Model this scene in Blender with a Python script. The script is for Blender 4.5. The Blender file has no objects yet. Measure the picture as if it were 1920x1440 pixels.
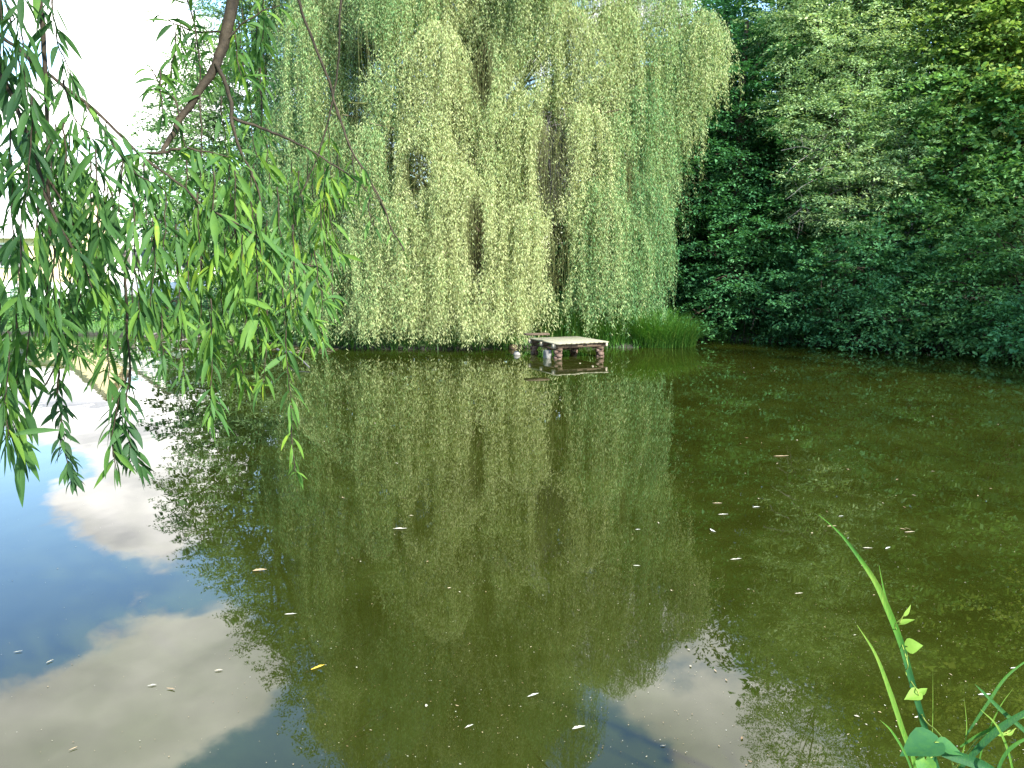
import bpy, math, random
import numpy as np
from mathutils import Vector

PI = math.pi
SC = bpy.context.scene
COL = SC.collection
RNG = np.random.default_rng(7)
random.seed(7)

# ------------------------------------------------------------------ camera model (a 1920 x 1440 photograph)
F, PITCH, CZ = 1480.0, math.radians(8.3), 2.0
CA, SA = math.cos(PITCH), math.sin(PITCH)

def ray(px, py):
    u = (px - 960) / F
    v = -(py - 720) / F
    return np.array([u, CA + v * SA, -SA + v * CA])

def at(px, py, D):
    """world point seen at a pixel, at the distance D along +Y"""
    d = ray(px, py)
    return np.array([0, 0, CZ]) + d * (D / d[1])

def on_plane(px, py, z=0.0):
    d = ray(px, py)
    return np.array([0, 0, CZ]) + d * ((z - CZ) / d[2])

# ------------------------------------------------------------------ mesh building
class MB:
    def __init__(self):
        self.V, self.Fq, self.T, self.n = [], [], [], 0
        self.smooth = False
    def add(self, V, Q, tint=None):
        V = np.asarray(V, float).reshape(-1, 3)
        Q = np.asarray(Q, np.int64).reshape(-1, 4)
        self.V.append(V); self.Fq.append(Q + self.n)
        if tint is None: tint = np.full(len(V), .5)
        self.T.append(np.broadcast_to(np.asarray(tint, float), (len(V),)))
        self.n += len(V)
    def build(self, name, mat, parent=None, smooth=False, loc=None):
        V = np.concatenate(self.V); Q = np.concatenate(self.Fq); T = np.concatenate(self.T)
        if loc is not None: V = V - np.asarray(loc, float)
        me = bpy.data.meshes.new(name)
        me.vertices.add(len(V)); me.vertices.foreach_set('co', V.astype(np.float32).ravel())
        me.loops.add(Q.size); me.loops.foreach_set('vertex_index', Q.astype(np.int32).ravel())
        me.polygons.add(len(Q))
        me.polygons.foreach_set('loop_start', (np.arange(len(Q)) * 4).astype(np.int32))
        if smooth: me.polygons.foreach_set('use_smooth', np.ones(len(Q), bool))
        a = me.attributes.new('tint', 'FLOAT', 'POINT'); a.data.foreach_set('value', T.astype(np.float32))
        me.update(calc_edges=True); me.validate()
        me.materials.append(mat)
        o = bpy.data.objects.new(name, me); COL.objects.link(o)
        if parent is not None:
            o.parent = parent
            if loc is None: o.matrix_parent_inverse = parent.matrix_basis.inverted()
        if loc is not None: o.location = loc
        return o

def norm(a):
    return a / np.maximum(np.linalg.norm(a, axis=-1, keepdims=True), 1e-9)

def add_leaves(mb, P, d, n, L, W, tint):
    """diamond leaves, a little folded along the midrib; all arrays over leaves"""
    P = np.asarray(P); N = len(P)
    if N == 0: return
    d = norm(d); s = norm(np.cross(d, n)); n = np.cross(s, d)
    L = np.broadcast_to(L, (N,))[:, None]; W = np.broadcast_to(W, (N,))[:, None]
    V = np.empty((N, 4, 3))
    mid = P + d * L * .42 + n * W * .22
    V[:, 0] = P; V[:, 1] = mid + s * W * .5; V[:, 2] = P + d * L; V[:, 3] = mid - s * W * .5
    Q = np.arange(N * 4).reshape(N, 4)
    mb.add(V, Q, np.repeat(np.broadcast_to(tint, (N,)), 4))

def add_tubes(mb, P, R, sides=6, tint=None):
    """P (n, m, 3): n polylines of m points; R (n, m) or (m,) radii"""
    P = np.asarray(P, float)
    if P.ndim == 2: P = P[None]
    n, m, _ = P.shape
    R = np.broadcast_to(np.asarray(R, float), (n, m))
    T = np.gradient(P, axis=1); T = norm(T)
    ref = np.where(np.abs(T[..., 2:3]) < .9, np.array([0, 0, 1.]), np.array([1., 0, 0]))
    A = norm(np.cross(T, ref)); B = np.cross(T, A)
    # keep the frame steady along the tube
    for k in range(1, m):
        a = A[:, k - 1] - T[:, k] * np.sum(A[:, k - 1] * T[:, k], -1, keepdims=True)
        A[:, k] = norm(a); B[:, k] = np.cross(T[:, k], A[:, k])
    ang = np.arange(sides) * 2 * PI / sides
    V = P[:, :, None] + R[:, :, None, None] * (A[:, :, None] * np.cos(ang)[:, None] + B[:, :, None] * np.sin(ang)[:, None])
    i = np.arange(n)[:, None, None] * m * sides; k = np.arange(m - 1)[None, :, None] * sides; j = np.arange(sides)[None, None]
    j2 = (j + 1) % sides
    Q = np.stack([i + k + j, i + k + j2, i + k + sides + j2, i + k + sides + j], -1).reshape(-1, 4)
    mb.add(V.reshape(-1, 3), Q, None if tint is None else np.repeat(np.broadcast_to(tint, (n,)), m * sides))

def spline(pts, m):
    """Catmull-Rom resampling of a polyline"""
    p = np.asarray(pts, float); k = len(p)
    if k == 2: return p[0] + (p[1] - p[0]) * np.linspace(0, 1, m)[:, None]
    q = np.vstack([2 * p[0] - p[1], p, 2 * p[-1] - p[-2]])
    t = np.linspace(0, k - 1 - 1e-6, m); i = t.astype(int); f = (t - i)[:, None]
    a, b, c, d = q[i], q[i + 1], q[i + 2], q[i + 3]
    return .5 * (2 * b + (c - a) * f + (2 * a - 5 * b + 4 * c - d) * f ** 2 + (3 * b - a - 3 * c + d) * f ** 3)

def wobble(p, amp, rng):
    p = p.copy(); n = len(p)
    e = rng.normal(0, amp, (n, 3)); e[0] = 0
    e = (e + np.roll(e, 1, 0) + np.roll(e, -1, 0)) / 3; e[0] = 0
    return p + e

def add_box(mb, c, ax, half, tint=.5, jitter=0, rng=RNG):
    """box with centre c, axes ax (3x3 rows) and half sizes; edges chamfered"""
    c = np.asarray(c, float); ax = np.asarray(ax, float); h = np.asarray(half, float)
    b = min(h) * .18
    V = []
    for sz, ins in ((-1, b), (-1, 0), (1, 0), (1, b)):
        z = sz * (h[2] - (0 if ins else b))
        for sx, sy in ((-1, -1), (1, -1), (1, 1), (-1, 1)):
            V.append([sx * (h[0] - ins), sy * (h[1] - ins), z])
    V = np.array(V)
    if jitter: V = V + rng.normal(0, jitter, V.shape)
    Q = [[3, 2, 1, 0], [12, 13, 14, 15]]
    for k in range(3):
        for j in range(4):
            Q.append([k * 4 + j, k * 4 + (j + 1) % 4, k * 4 + 4 + (j + 1) % 4, k * 4 + 4 + j])
    mb.add(c + V @ ax, Q, tint)

def axes(a):
    return np.array([[math.cos(a), math.sin(a), 0], [-math.sin(a), math.cos(a), 0], [0, 0, 1]])

# ------------------------------------------------------------------ things
def tag(o, label=None, cat=None, group=None, kind=None):
    if label: o['label'] = label
    if cat: o['category'] = cat
    if group: o['group'] = group
    if kind: o['kind'] = kind
    return o

def thing(name, label, cat, loc, group=None):
    o = bpy.data.objects.new(name, None); COL.objects.link(o)
    o.location = tuple(float(v) for v in loc); o.empty_display_size = .3
    bpy.context.view_layer.update()
    return tag(o, label, cat, group)

# ------------------------------------------------------------------ materials
def newmat(name):
    m = bpy.data.materials.new(name); m.use_nodes = True
    nt = m.node_tree; nt.nodes.clear()
    out = nt.nodes.new('ShaderNodeOutputMaterial')
    return m, nt, out

def node(nt, typ, **kw):
    n = nt.nodes.new(typ)
    for k, v in kw.items():
        if k in n.inputs: n.inputs[k].default_value = v
        else: setattr(n, k, v)
    return n

def ramp(nt, stops):
    r = nt.nodes.new('ShaderNodeValToRGB'); e = r.color_ramp.elements
    while len(e) < len(stops): e.new(.5)
    for x, (p, c) in zip(e, stops):
        x.position = p; x.color = (*c, 1)
    return r

def leaf_mat(name, stops, trans=.32, rough=.5, spec=.35, warm=(1.25, 1.25, .7)):
    m, nt, out = newmat(name)
    at_ = node(nt, 'ShaderNodeAttribute', attribute_name='tint')
    r = ramp(nt, stops); nt.links.new(at_.outputs['Fac'], r.inputs[0])
    p = node(nt, 'ShaderNodeBsdfPrincipled', Roughness=rough); p.inputs['Specular IOR Level'].default_value = spec
    nt.links.new(r.outputs[0], p.inputs['Base Color'])
    t = nt.nodes.new('ShaderNodeBsdfTranslucent')
    mu = nt.nodes.new('ShaderNodeMix'); mu.data_type = 'RGBA'; mu.blend_type = 'MULTIPLY'; mu.inputs[0].default_value = 1
    nt.links.new(r.outputs[0], mu.inputs[6]); mu.inputs[7].default_value = (*warm, 1)
    nt.links.new(mu.outputs[2], t.inputs[0])
    mx = nt.nodes.new('ShaderNodeMixShader'); mx.inputs[0].default_value = trans
    nt.links.new(p.outputs[0], mx.inputs[1]); nt.links.new(t.outputs[0], mx.inputs[2])
    nt.links.new(mx.outputs[0], out.inputs[0])
    return m

def rough_mat(name, a, b, scale=8, rough=.85, bump=.4, stretch=(1, 1, 1), c=None, detail=6):
    m, nt, out = newmat(name)
    tc = nt.nodes.new('ShaderNodeTexCoord'); mp = nt.nodes.new('ShaderNodeMapping')
    mp.inputs['Scale'].default_value = stretch
    nt.links.new(tc.outputs['Object'], mp.inputs[0])
    nz = node(nt, 'ShaderNodeTexNoise', Scale=scale, Detail=detail, Roughness=.62)
    nt.links.new(mp.outputs[0], nz.inputs['Vector'])
    r = ramp(nt, [(.3, a), (.7, b)] if c is None else [(.25, a), (.55, b), (.8, c)])
    nt.links.new(nz.outputs['Fac'], r.inputs[0])
    p = node(nt, 'ShaderNodeBsdfPrincipled', Roughness=rough); p.inputs['Specular IOR Level'].default_value = .5 if rough < .5 else .18
    nt.links.new(r.outputs[0], p.inputs['Base Color'])
    if bump:
        b_ = node(nt, 'ShaderNodeBump', Strength=bump, Distance=.02)
        nt.links.new(nz.outputs['Fac'], b_.inputs['Height']); nt.links.new(b_.outputs[0], p.inputs['Normal'])
    nt.links.new(p.outputs[0], out.inputs[0])
    return m

M = {}
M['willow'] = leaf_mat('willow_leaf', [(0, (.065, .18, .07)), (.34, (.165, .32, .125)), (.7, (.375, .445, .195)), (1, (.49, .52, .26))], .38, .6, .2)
M['strand'] = rough_mat('willow_strand', (.07, .08, .028), (.12, .13, .045), 5, .7, 0)
M['dead'] = rough_mat('dead_twig', (.10, .09, .085), (.2, .18, .17), 6, .8, 0)
M['bark'] = rough_mat('bark', (.035, .026, .018), (.12, .09, .06), 6, .9, .9, (3, 3, .6))
M['pale_bark'] = rough_mat('pale_bark', (.07, .05, .035), (.17, .13, .095), 9, .9, .8, (3, 3, .6))
M['twig'] = rough_mat('twig_bark', (.018, .014, .010), (.06, .046, .03), 30, .75, .4)
M['hang'] = leaf_mat('hanging_leaf', [(0, (.032, .082, .034)), (.5, (.06, .145, .036)), (.85, (.12, .23, .035)), (.94, (.15, .26, .03)), (1, (.24, .31, .035))], .42, .6, .2)
M['hornbeam'] = leaf_mat('hornbeam_leaf', [(0, (.024, .085, .033)), (.5, (.052, .17, .06)), (1, (.105, .27, .095))], .28, .6, .25)
M['sallow'] = leaf_mat('sallow_leaf', [(0, (.13, .25, .1)), (.5, (.27, .40, .18)), (1, (.42, .51, .25))], .36, .6, .2)
M['maple'] = leaf_mat('maple_leaf', [(0, (.09, .19, .05)), (.5, (.18, .29, .07)), (1, (.34, .41, .12))], .4, .6, .2)
M['mixed'] = leaf_mat('mixed_leaf', [(0, (.05, .15, .045)), (.5, (.095, .235, .07)), (1, (.17, .31, .1))], .32, .6, .25)
M['grey'] = leaf_mat('grey_leaf', [(0, (.07, .15, .055)), (.5, (.13, .235, .085)), (1, (.22, .32, .14))], .28)
M['grass'] = leaf_mat('grass_blade', [(0, (.03, .10, .012)), (.6, (.06, .17, .02)), (1, (.14, .22, .04))], .35)
M['reed'] = leaf_mat('reed_blade', [(0, (.02, .085, .03)), (.5, (.07, .19, .025)), (1, (.2, .28, .05))], .45, .6, .2)
def veined(m, scale, stretch, amount):
    t = m.node_tree; r = [n for n in t.nodes if n.type == 'VALTORGB'][0]; at_ = r.inputs[0].links[0].from_socket
    tc_ = t.nodes.new('ShaderNodeTexCoord'); mp_ = t.nodes.new('ShaderNodeMapping'); mp_.inputs['Scale'].default_value = stretch
    nz_ = node(t, 'ShaderNodeTexNoise', Scale=scale, Detail=5, Roughness=.7); t.links.new(tc_.outputs['Object'], mp_.inputs[0]); t.links.new(mp_.outputs[0], nz_.inputs['Vector'])
    a = t.nodes.new('ShaderNodeMath'); a.operation = 'MULTIPLY_ADD'; a.inputs[1].default_value = amount; t.links.new(nz_.outputs['Fac'], a.inputs[0])
    b = t.nodes.new('ShaderNodeMath'); b.operation = 'ADD'; b.inputs[1].default_value = -amount / 2; t.links.new(at_, b.inputs[0]); t.links.new(b.outputs[0], a.inputs[2])
    t.links.new(a.outputs[0], r.inputs[0])
    bp = node(t, 'ShaderNodeBump', Strength=.5, Distance=.002); t.links.new(nz_.outputs['Fac'], bp.inputs['Height'])
    p = [n for n in t.nodes if n.type == 'BSDF_PRINCIPLED'][0]; t.links.new(bp.outputs[0], p.inputs['Normal'])
veined(M['reed'], 40, (6, 6, .5), .9)
veined(M['hang'], 30, (1, 1, .6), .5)
M['vine'] = leaf_mat('vine_leaf', [(0, (.035, .13, .045)), (.3, (.07, .2, .04)), (.5, (.14, .29, .03)), (1, (.22, .34, .06))], .45, .6, .2)
veined(M['vine'], 60, (1, 1, 1), .5)
M['vinestem'] = rough_mat('vine_stem', (.13, .2, .03), (.24, .28, .06), 12, .6, 0)

# ------------------------------------------------------------------ light and sky
SUN_EL = math.radians(37)
sx, sy = .62, -.785                       # horizontal direction to the sun
to_sun = Vector((sx * math.cos(SUN_EL), sy * math.cos(SUN_EL), math.sin(SUN_EL)))
sun = bpy.data.lights.new('sun', 'SUN'); sun.energy = 4.7; sun.angle = math.radians(2.0); sun.color = (1, .955, .88)
so = bpy.data.objects.new('sun', sun); COL.objects.link(so)
so.rotation_euler = to_sun.to_track_quat('Z', 'Y').to_euler(); so.location = (20, -20, 30)

W = bpy.data.worlds.new('World'); SC.world = W; W.use_nodes = True
nt = W.node_tree; nt.nodes.clear()
out = nt.nodes.new('ShaderNodeOutputWorld'); bg = node(nt, 'ShaderNodeBackground', Strength=.15)
sky = nt.nodes.new('ShaderNodeTexSky'); sky.sky_type = 'NISHITA'; sky.sun_disc = False
sky.sun_elevation = SUN_EL; sky.sun_rotation = math.atan2(sx, sy); sky.air_density = 1.5; sky.dust_density = .2; sky.ozone_density = 6
tc = nt.nodes.new('ShaderNodeTexCoord')
sep = nt.nodes.new('ShaderNodeSeparateXYZ'); nt.links.new(tc.outputs['Generated'], sep.inputs[0])
def mth(op, a, b=None, c=None):
    n = nt.nodes.new('ShaderNodeMath'); n.operation = op
    for i, v in enumerate((a, b, c)):
        if v is None: continue
        if isinstance(v, (int, float)): n.inputs[i].default_value = v
        else: nt.links.new(v, n.inputs[i])
    return n.outputs[0]
zc = mth('ADD', mth('MAXIMUM', sep.outputs[2], 0), .22)
comb = nt.nodes.new('ShaderNodeCombineXYZ')
nt.links.new(mth('DIVIDE', sep.outputs[0], zc), comb.inputs[0]); nt.links.new(mth('DIVIDE', sep.outputs[1], zc), comb.inputs[1])
nz = node(nt, 'ShaderNodeTexNoise', Scale=3.0, Detail=9, Roughness=.58); nt.links.new(comb.outputs[0], nz.inputs['Vector'])
dens = mth('MULTIPLY_ADD', nz.outputs['Fac'], 3.2, -1.84)
def sky_dir(px, py):                      # where the clouds stand: the sky the pond mirrors
    d = ray(px, py); d = d / np.linalg.norm(d); d[2] = abs(d[2]); return d
def blob(d, sigma, w):
    global dens
    v = nt.nodes.new('ShaderNodeVectorMath'); v.operation = 'DISTANCE'
    nt.links.new(tc.outputs['Generated'], v.inputs[0]); v.inputs[1].default_value = tuple(d)
    g = mth('EXPONENT', mth('MULTIPLY', mth('MULTIPLY', v.outputs['Value'], v.outputs['Value']), -1 / (2 * sigma * sigma)))
    dens = mth('MULTIPLY_ADD', g, w, dens)
for px, py, s, w in ((180, 1290, .085, .5), (420, 1250, .075, .95), (330, 1300, .07, .4), (0, 1400, .11, .55), (-200, 1330, .12, .4), (240, 990, .055, .75), (110, 950, .045, .55), (330, 950, .05, .5),
                     (1280, 1370, .08, .7), (1050, 1180, .09, .5), (700, 1120, .05, .5), (120, 830, .04, .3), (280, 790, .05, .4), (60, 770, .04, .3),
                     (200, 1120, .075, -.75), (370, 1110, .04, -.5), (0, 1110, .09, -.7), (-100, 1180, .06, -.4), (370, 1425, .06, -.8), (1120, 1440, .05, -.8), (560, 1130, .05, -.4), (640, 1300, .08, -.4),
                     (950, 1310, .05, -.35), (20, 885, .04, -.6), (150, 860, .03, -.4)):
    blob(sky_dir(px, py), s, w * 1.45)
# bright cloud bank low over the houses
low = mth('MULTIPLY', mth('MINIMUM', mth('MAXIMUM', mth('MULTIPLY_ADD', sep.outputs[2], -6, 2.1), 0), 1), .3)
dens = mth('ADD', dens, low)
cl = nt.nodes.new('ShaderNodeMapRange'); cl.interpolation_type = 'SMOOTHSTEP'
cl.inputs['From Min'].default_value = .0; cl.inputs['From Max'].default_value = .46
nt.links.new(dens, cl.inputs['Value'])
nz2 = node(nt, 'ShaderNodeTexNoise', Scale=3.5, Detail=4); nt.links.new(comb.outputs[0], nz2.inputs['Vector'])
cr = ramp(nt, [(.34, (3.9, 3.9, 3.95)), (.64, (8.6, 8.3, 7.9))]); nt.links.new(nz2.outputs['Fac'], cr.inputs[0])
mx = nt.nodes.new('ShaderNodeMix'); mx.data_type = 'RGBA'
nt.links.new(cl.outputs[0], mx.inputs[0]); nt.links.new(sky.outputs[0], mx.inputs[6]); nt.links.new(cr.outputs[0], mx.inputs[7])
nt.links.new(mx.outputs[2], bg.inputs[0]); nt.links.new(bg.outputs[0], out.inputs[0])

# ------------------------------------------------------------------ ground and pond
SHORE = np.array([(-34, 26), (-20, 24.6), (-14, 24.2), (-10, 23.6), (-7, 22.0), (-5.2, 20.3), (-3, 19.6), (-.8, 19.6), (.5, 19.9), (1.6, 20.2), (3.2, 20.0),
                  (4.2, 20.6), (5.0, 22.2), (6.3, 22.2), (8.3, 21.3), (10.5, 20), (13, 18), (15.5, 14), (17, 8), (15, 3.2),
                  (8, 2.15), (2.2, 2.0), (0, 1.9), (-4, 1.9), (-12, 1.6), (-30, 2), (-40, 12)], float)
def shore_dist(X, Y):
    """signed distance to the shoreline, negative over the pond"""
    P = np.stack([X, Y], -1); best = np.full(X.shape, 1e9); inside = np.zeros(X.shape, bool)
    for a, b in zip(SHORE, np.roll(SHORE, -1, 0)):
        ab = b - a; t = np.clip(((P - a) @ ab) / (ab @ ab), 0, 1)
        best = np.minimum(best, np.linalg.norm(P - a - t[..., None] * ab, axis=-1))
        c = ((a[1] > Y) != (b[1] > Y)) & (X < (b[0] - a[0]) * (Y - a[1]) / (b[1] - a[1] + 1e-12) + a[0])
        inside ^= c
    return np.where(inside, -best, best)
def sstep(x, a, b):
    t = np.clip((x - a) / (b - a), 0, 1); return t * t * (3 - 2 * t)
def ground_z(X, Y):
    X = np.asarray(X, float); Y = np.asarray(Y, float)
    d = shore_dist(X, Y)
    z = np.where(d > 0, .3 * (1 - np.exp(-d / .35)) - .05, -1.0 * (1 - np.exp(d / 1.2)) - .05)
    lawn = sstep(d, .5, 22) * .62
    hill = sstep(.75 * X + .66 * Y, 22, 55) * 11 * sstep(X, 7, 20)
    dp = np.maximum(d, 0)
    lump = .05 * np.sin(X * 1.7 + Y * .6) * np.sin(Y * 1.3 - X * .4) * np.minimum(dp, 1)
    return z + np.where(d > 0, lawn + hill + lump, 0)

def axis_pts(lo, hi, f0, f1, step):
    fine = np.arange(f0, f1 + 1e-6, step)
    k = np.arange(1, 26)
    up = f1 + (hi - f1) * (k / 25.) ** 2.6; dn = f0 - (f0 - lo) * (k / 25.) ** 2.6
    return np.concatenate([dn[::-1], fine, up])
gx = axis_pts(-900, 900, -26, 22, .35); gy = axis_pts(-600, 1200, -3, 48, .35)
GX, GY = np.meshgrid(gx, gy, indexing='ij')
GZ = ground_z(GX, GY)
mb = MB(); nx, ny = GX.shape
idx = np.arange(nx * ny).reshape(nx, ny)
Q = np.stack([idx[:-1, :-1], idx[1:, :-1], idx[1:, 1:], idx[:-1, 1:]], -1).reshape(-1, 4)
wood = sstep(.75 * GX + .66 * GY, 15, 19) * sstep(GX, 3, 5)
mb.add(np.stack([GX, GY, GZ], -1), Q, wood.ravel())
m, nt_, out_ = newmat('ground_soil_and_grass')
tcg = nt_.nodes.new('ShaderNodeTexCoord')
n1 = node(nt_, 'ShaderNodeTexNoise', Scale=.9, Detail=8, Roughness=.65); nt_.links.new(tcg.outputs['Object'], n1.inputs['Vector'])
n2 = node(nt_, 'ShaderNodeTexNoise', Scale=14, Detail=6); nt_.links.new(tcg.outputs['Object'], n2.inputs['Vector'])
ga = ramp(nt_, [(.3, (.045, .11, .02)), (.6, (.075, .17, .03)), (.8, (.12, .2, .05))]); nt_.links.new(n1.outputs['Fac'], ga.inputs[0])
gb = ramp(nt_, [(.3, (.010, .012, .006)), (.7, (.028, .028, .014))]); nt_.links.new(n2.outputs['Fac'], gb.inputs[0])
att = node(nt_, 'ShaderNodeAttribute', attribute_name='tint')
# bare mud close to the water level
geo = nt_.nodes.new('ShaderNodeNewGeometry'); sz = nt_.nodes.new('ShaderNodeSeparateXYZ'); nt_.links.new(geo.outputs['Position'], sz.inputs[0])
mud = nt_.nodes.new('ShaderNodeMapRange'); mud.inputs['From Min'].default_value = .05; mud.inputs['From Max'].default_value = .18
mud.inputs['To Min'].default_value = 1; mud.inputs['To Max'].default_value = 0; nt_.links.new(sz.outputs[2], mud.inputs['Value'])
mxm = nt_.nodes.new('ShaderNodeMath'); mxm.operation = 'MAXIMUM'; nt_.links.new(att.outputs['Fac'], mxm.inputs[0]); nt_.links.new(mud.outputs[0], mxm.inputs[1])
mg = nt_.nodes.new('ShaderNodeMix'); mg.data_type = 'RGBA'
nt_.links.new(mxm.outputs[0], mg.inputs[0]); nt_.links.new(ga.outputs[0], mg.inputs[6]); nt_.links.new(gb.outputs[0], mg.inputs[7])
pg = node(nt_, 'ShaderNodeBsdfPrincipled', Roughness=.95); nt_.links.new(mg.outputs[2], pg.inputs['Base Color'])
bpn = node(nt_, 'ShaderNodeBump', Strength=.6, Distance=.05); nt_.links.new(n2.outputs['Fac'], bpn.inputs['Height']); nt_.links.new(bpn.outputs[0], pg.inputs['Normal'])
nt_.links.new(pg.outputs[0], out_.inputs[0])
tag(mb.build('ground', m, smooth=True), 'grassy bank and lawn round the pond', kind='structure')

# water: a murky body under a mirror surface
mb = MB(); wx = np.linspace(-40, 20, 31); wy = np.linspace(1, 27, 14)
WX, WY = np.meshgrid(wx, wy, indexing='ij'); idx = np.arange(WX.size).reshape(WX.shape)
mb.add(np.stack([WX, WY, WX * 0], -1), np.stack([idx[:-1, :-1], idx[1:, :-1], idx[1:, 1:], idx[:-1, 1:]], -1).reshape(-1, 4))
m, nt_, out_ = newmat('pond_water')
tcg = nt_.nodes.new('ShaderNodeTexCoord')
n1 = node(nt_, 'ShaderNodeTexNoise', Scale=.8, Detail=8, Roughness=.66); nt_.links.new(tcg.outputs['Object'], n1.inputs['Vector'])
wc = ramp(nt_, [(.3, (.0125, .0155, .0018)), (.5, (.017, .0215, .0025)), (.68, (.024, .032, .0048))]); nt_.links.new(n1.outputs['Fac'], wc.inputs[0])
pw = node(nt_, 'ShaderNodeBsdfPrincipled', Roughness=.012, IOR=1.5); nt_.links.new(wc.outputs[0], pw.inputs['Base Color'])
mp = nt_.nodes.new('ShaderNodeMapping'); mp.inputs['Scale'].default_value = (1, .6, 1); nt_.links.new(tcg.outputs['Object'], mp.inputs[0])
n2 = node(nt_, 'ShaderNodeTexNoise', Scale=4, Detail=1); nt_.links.new(mp.outputs[0], n2.inputs['Vector'])
n3 = node(nt_, 'ShaderNodeTexNoise', Scale=1.1, Detail=2); nt_.links.new(mp.outputs[0], n3.inputs['Vector'])
ad = nt_.nodes.new('ShaderNodeMath'); ad.operation = 'MULTIPLY_ADD'; nt_.links.new(n3.outputs['Fac'], ad.inputs[0]); ad.inputs[1].default_value = 2.5; nt_.links.new(n2.outputs['Fac'], ad.inputs[2])
bpn = node(nt_, 'ShaderNodeBump', Strength=1.0, Distance=.0007); nt_.links.new(ad.outputs[0], bpn.inputs['Height']); nt_.links.new(bpn.outputs[0], pw.inputs['Normal'])
nt_.links.new(pw.outputs[0], out_.inputs[0])
tag(mb.build('pond_water', m), 'still olive green pond water mirroring trees and clouds', kind='structure')

# ------------------------------------------------------------------ leafy trees
def lobe_sprays(rng, lobes, dens, sp_len, aim=None):
    """spray origins and directions on and in a set of lobes (x, y, z, r)"""
    P, Dd, Tn = [], [], []
    for (x, y, z, r) in lobes:
        n = max(12, int(dens * 4 * PI * r * r))
        u = norm(rng.normal(0, 1, (n, 3)))
        # uneven outline: each lobe bulges and hollows
        k = rng.normal(0, 1, (4, 3)) * 1.7; ph = rng.uniform(0, 6, 4)
        bulge = 1 + .16 * np.sum(np.sin(u @ k.T * 1.5 + ph), 1) / 1.6
        rad = r * bulge * np.where(rng.random(n) < .72, rng.uniform(.75, 1.05, n), rng.uniform(.3, .8, n))
        p = np.array([x, y, z]) + u * rad[:, None] * np.array([1, 1, .82])
        p[:, 2] += .12 * np.sin(p[:, 0] * 3 + ph[0]) + .12 * np.sin(p[:, 1] * 3.3 + ph[1])
        d = u * np.array([1, 1, .45]) + rng.normal(0, .35, (n, 3)) * np.array([1, 1, .5]) + np.array([0, 0, .05])
        P.append(p); Dd.append(norm(d)); Tn.append(np.full(n, rng.normal(0, .08)) + .22 * np.sin(u @ k[0] * 1.6))
    return np.concatenate(P), np.concatenate(Dd), np.concatenate(Tn)

def sprays_to_leaves(mb, rng, P, D, Tn, nl, sl, LL, LW, tint=.5, flat=.25, droop=.25):
    n = len(P)
    s = norm(np.cross(D, np.array([0, 0, 1.])) + rng.normal(0, .15, (n, 3)))
    t = np.sort(rng.random((n, nl)), 1)
    side = np.where(np.arange(nl) % 2 == 0, 1., -1.)[None] * np.ones((n, 1))
    L = sl * rng.uniform(.6, 1.3, n)[:, None]
    lat = side * (1 - t * .75) * rng.random((n, nl)) * .42 * L
    pos = P[:, None] + D[:, None] * (t * L)[..., None] + s[:, None] * lat[..., None]
    pos[..., 2] -= droop * L * t ** 2 + np.abs(lat) * .2
    pos += rng.normal(0, 1, pos.shape) * np.array([.05, .05, .03]) * sl
    ld = D[:, None] * .7 + s[:, None] * side[..., None] * .75 + rng.normal(0, .35, pos.shape); ld[..., 2] -= .18
    nn = np.array([0, 0, 1.]) + rng.normal(0, flat * 1.6, pos.shape)
    z = pos[..., 2]
    tt = np.clip(tint + Tn[:, None] + rng.normal(0, .16, z.shape) + .12 * t, 0, 1)
    k = z > .03
    add_leaves(mb, pos[k], ld[k], nn[k], LL * rng.uniform(.65, 1.25, k.sum()), LW * rng.uniform(.7, 1.2, k.sum()), tt[k])

def tree_wood(base, top, lobes, r0, root, bark, rng, limb_r=.35):
    """trunk and one limb to every lobe"""
    base = np.array(base, float); top = np.array(top, float)
    tr = wobble(spline([base - [0, 0, .3], base + (top - base) * .35 + rng.normal(0, .15, 3) * [1, 1, 0], base + (top - base) * .7 + rng.normal(0, .2, 3) * [1, 1, 0], top], 14), .04, rng)
    mb = MB(); add_tubes(mb, tr, r0 * np.linspace(1.15, .25, 14) * (1 + .25 * np.exp(-np.arange(14) * 1.2)), 9); mb.build('trunk', bark, root, True)
    for (x, y, z, r) in lobes:
        c = np.array([x, y, z]); k = int(np.clip((z - base[2]) / max(top[2] - base[2], .5) * 13 * .62, 1, 12)); a = tr[k]
        mid = a + (c - a) * .5 + np.array([0, 0, .12 * np.linalg.norm(c - a)])
        mb = MB(); p = wobble(spline([a, mid, c], 9), .05, rng)
        add_tubes(mb, p, np.linspace(max(.03, r0 * limb_r), .015, 9), 6)
        q = []
        for _ in range(max(3, int(4 * r))):
            e = c + norm(rng.normal(0, 1, 3)) * r * .85 * np.array([1, 1, .7]); st = p[rng.integers(4, 9)]
            q.append(wobble(spline([st, (st + e) / 2 + [0, 0, .1 * r], e], 6), .04, rng))
        add_tubes(mb, np.array(q), np.linspace(.022, .005, 6), 4)
        mb.build('limb', bark, root, True)

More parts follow.
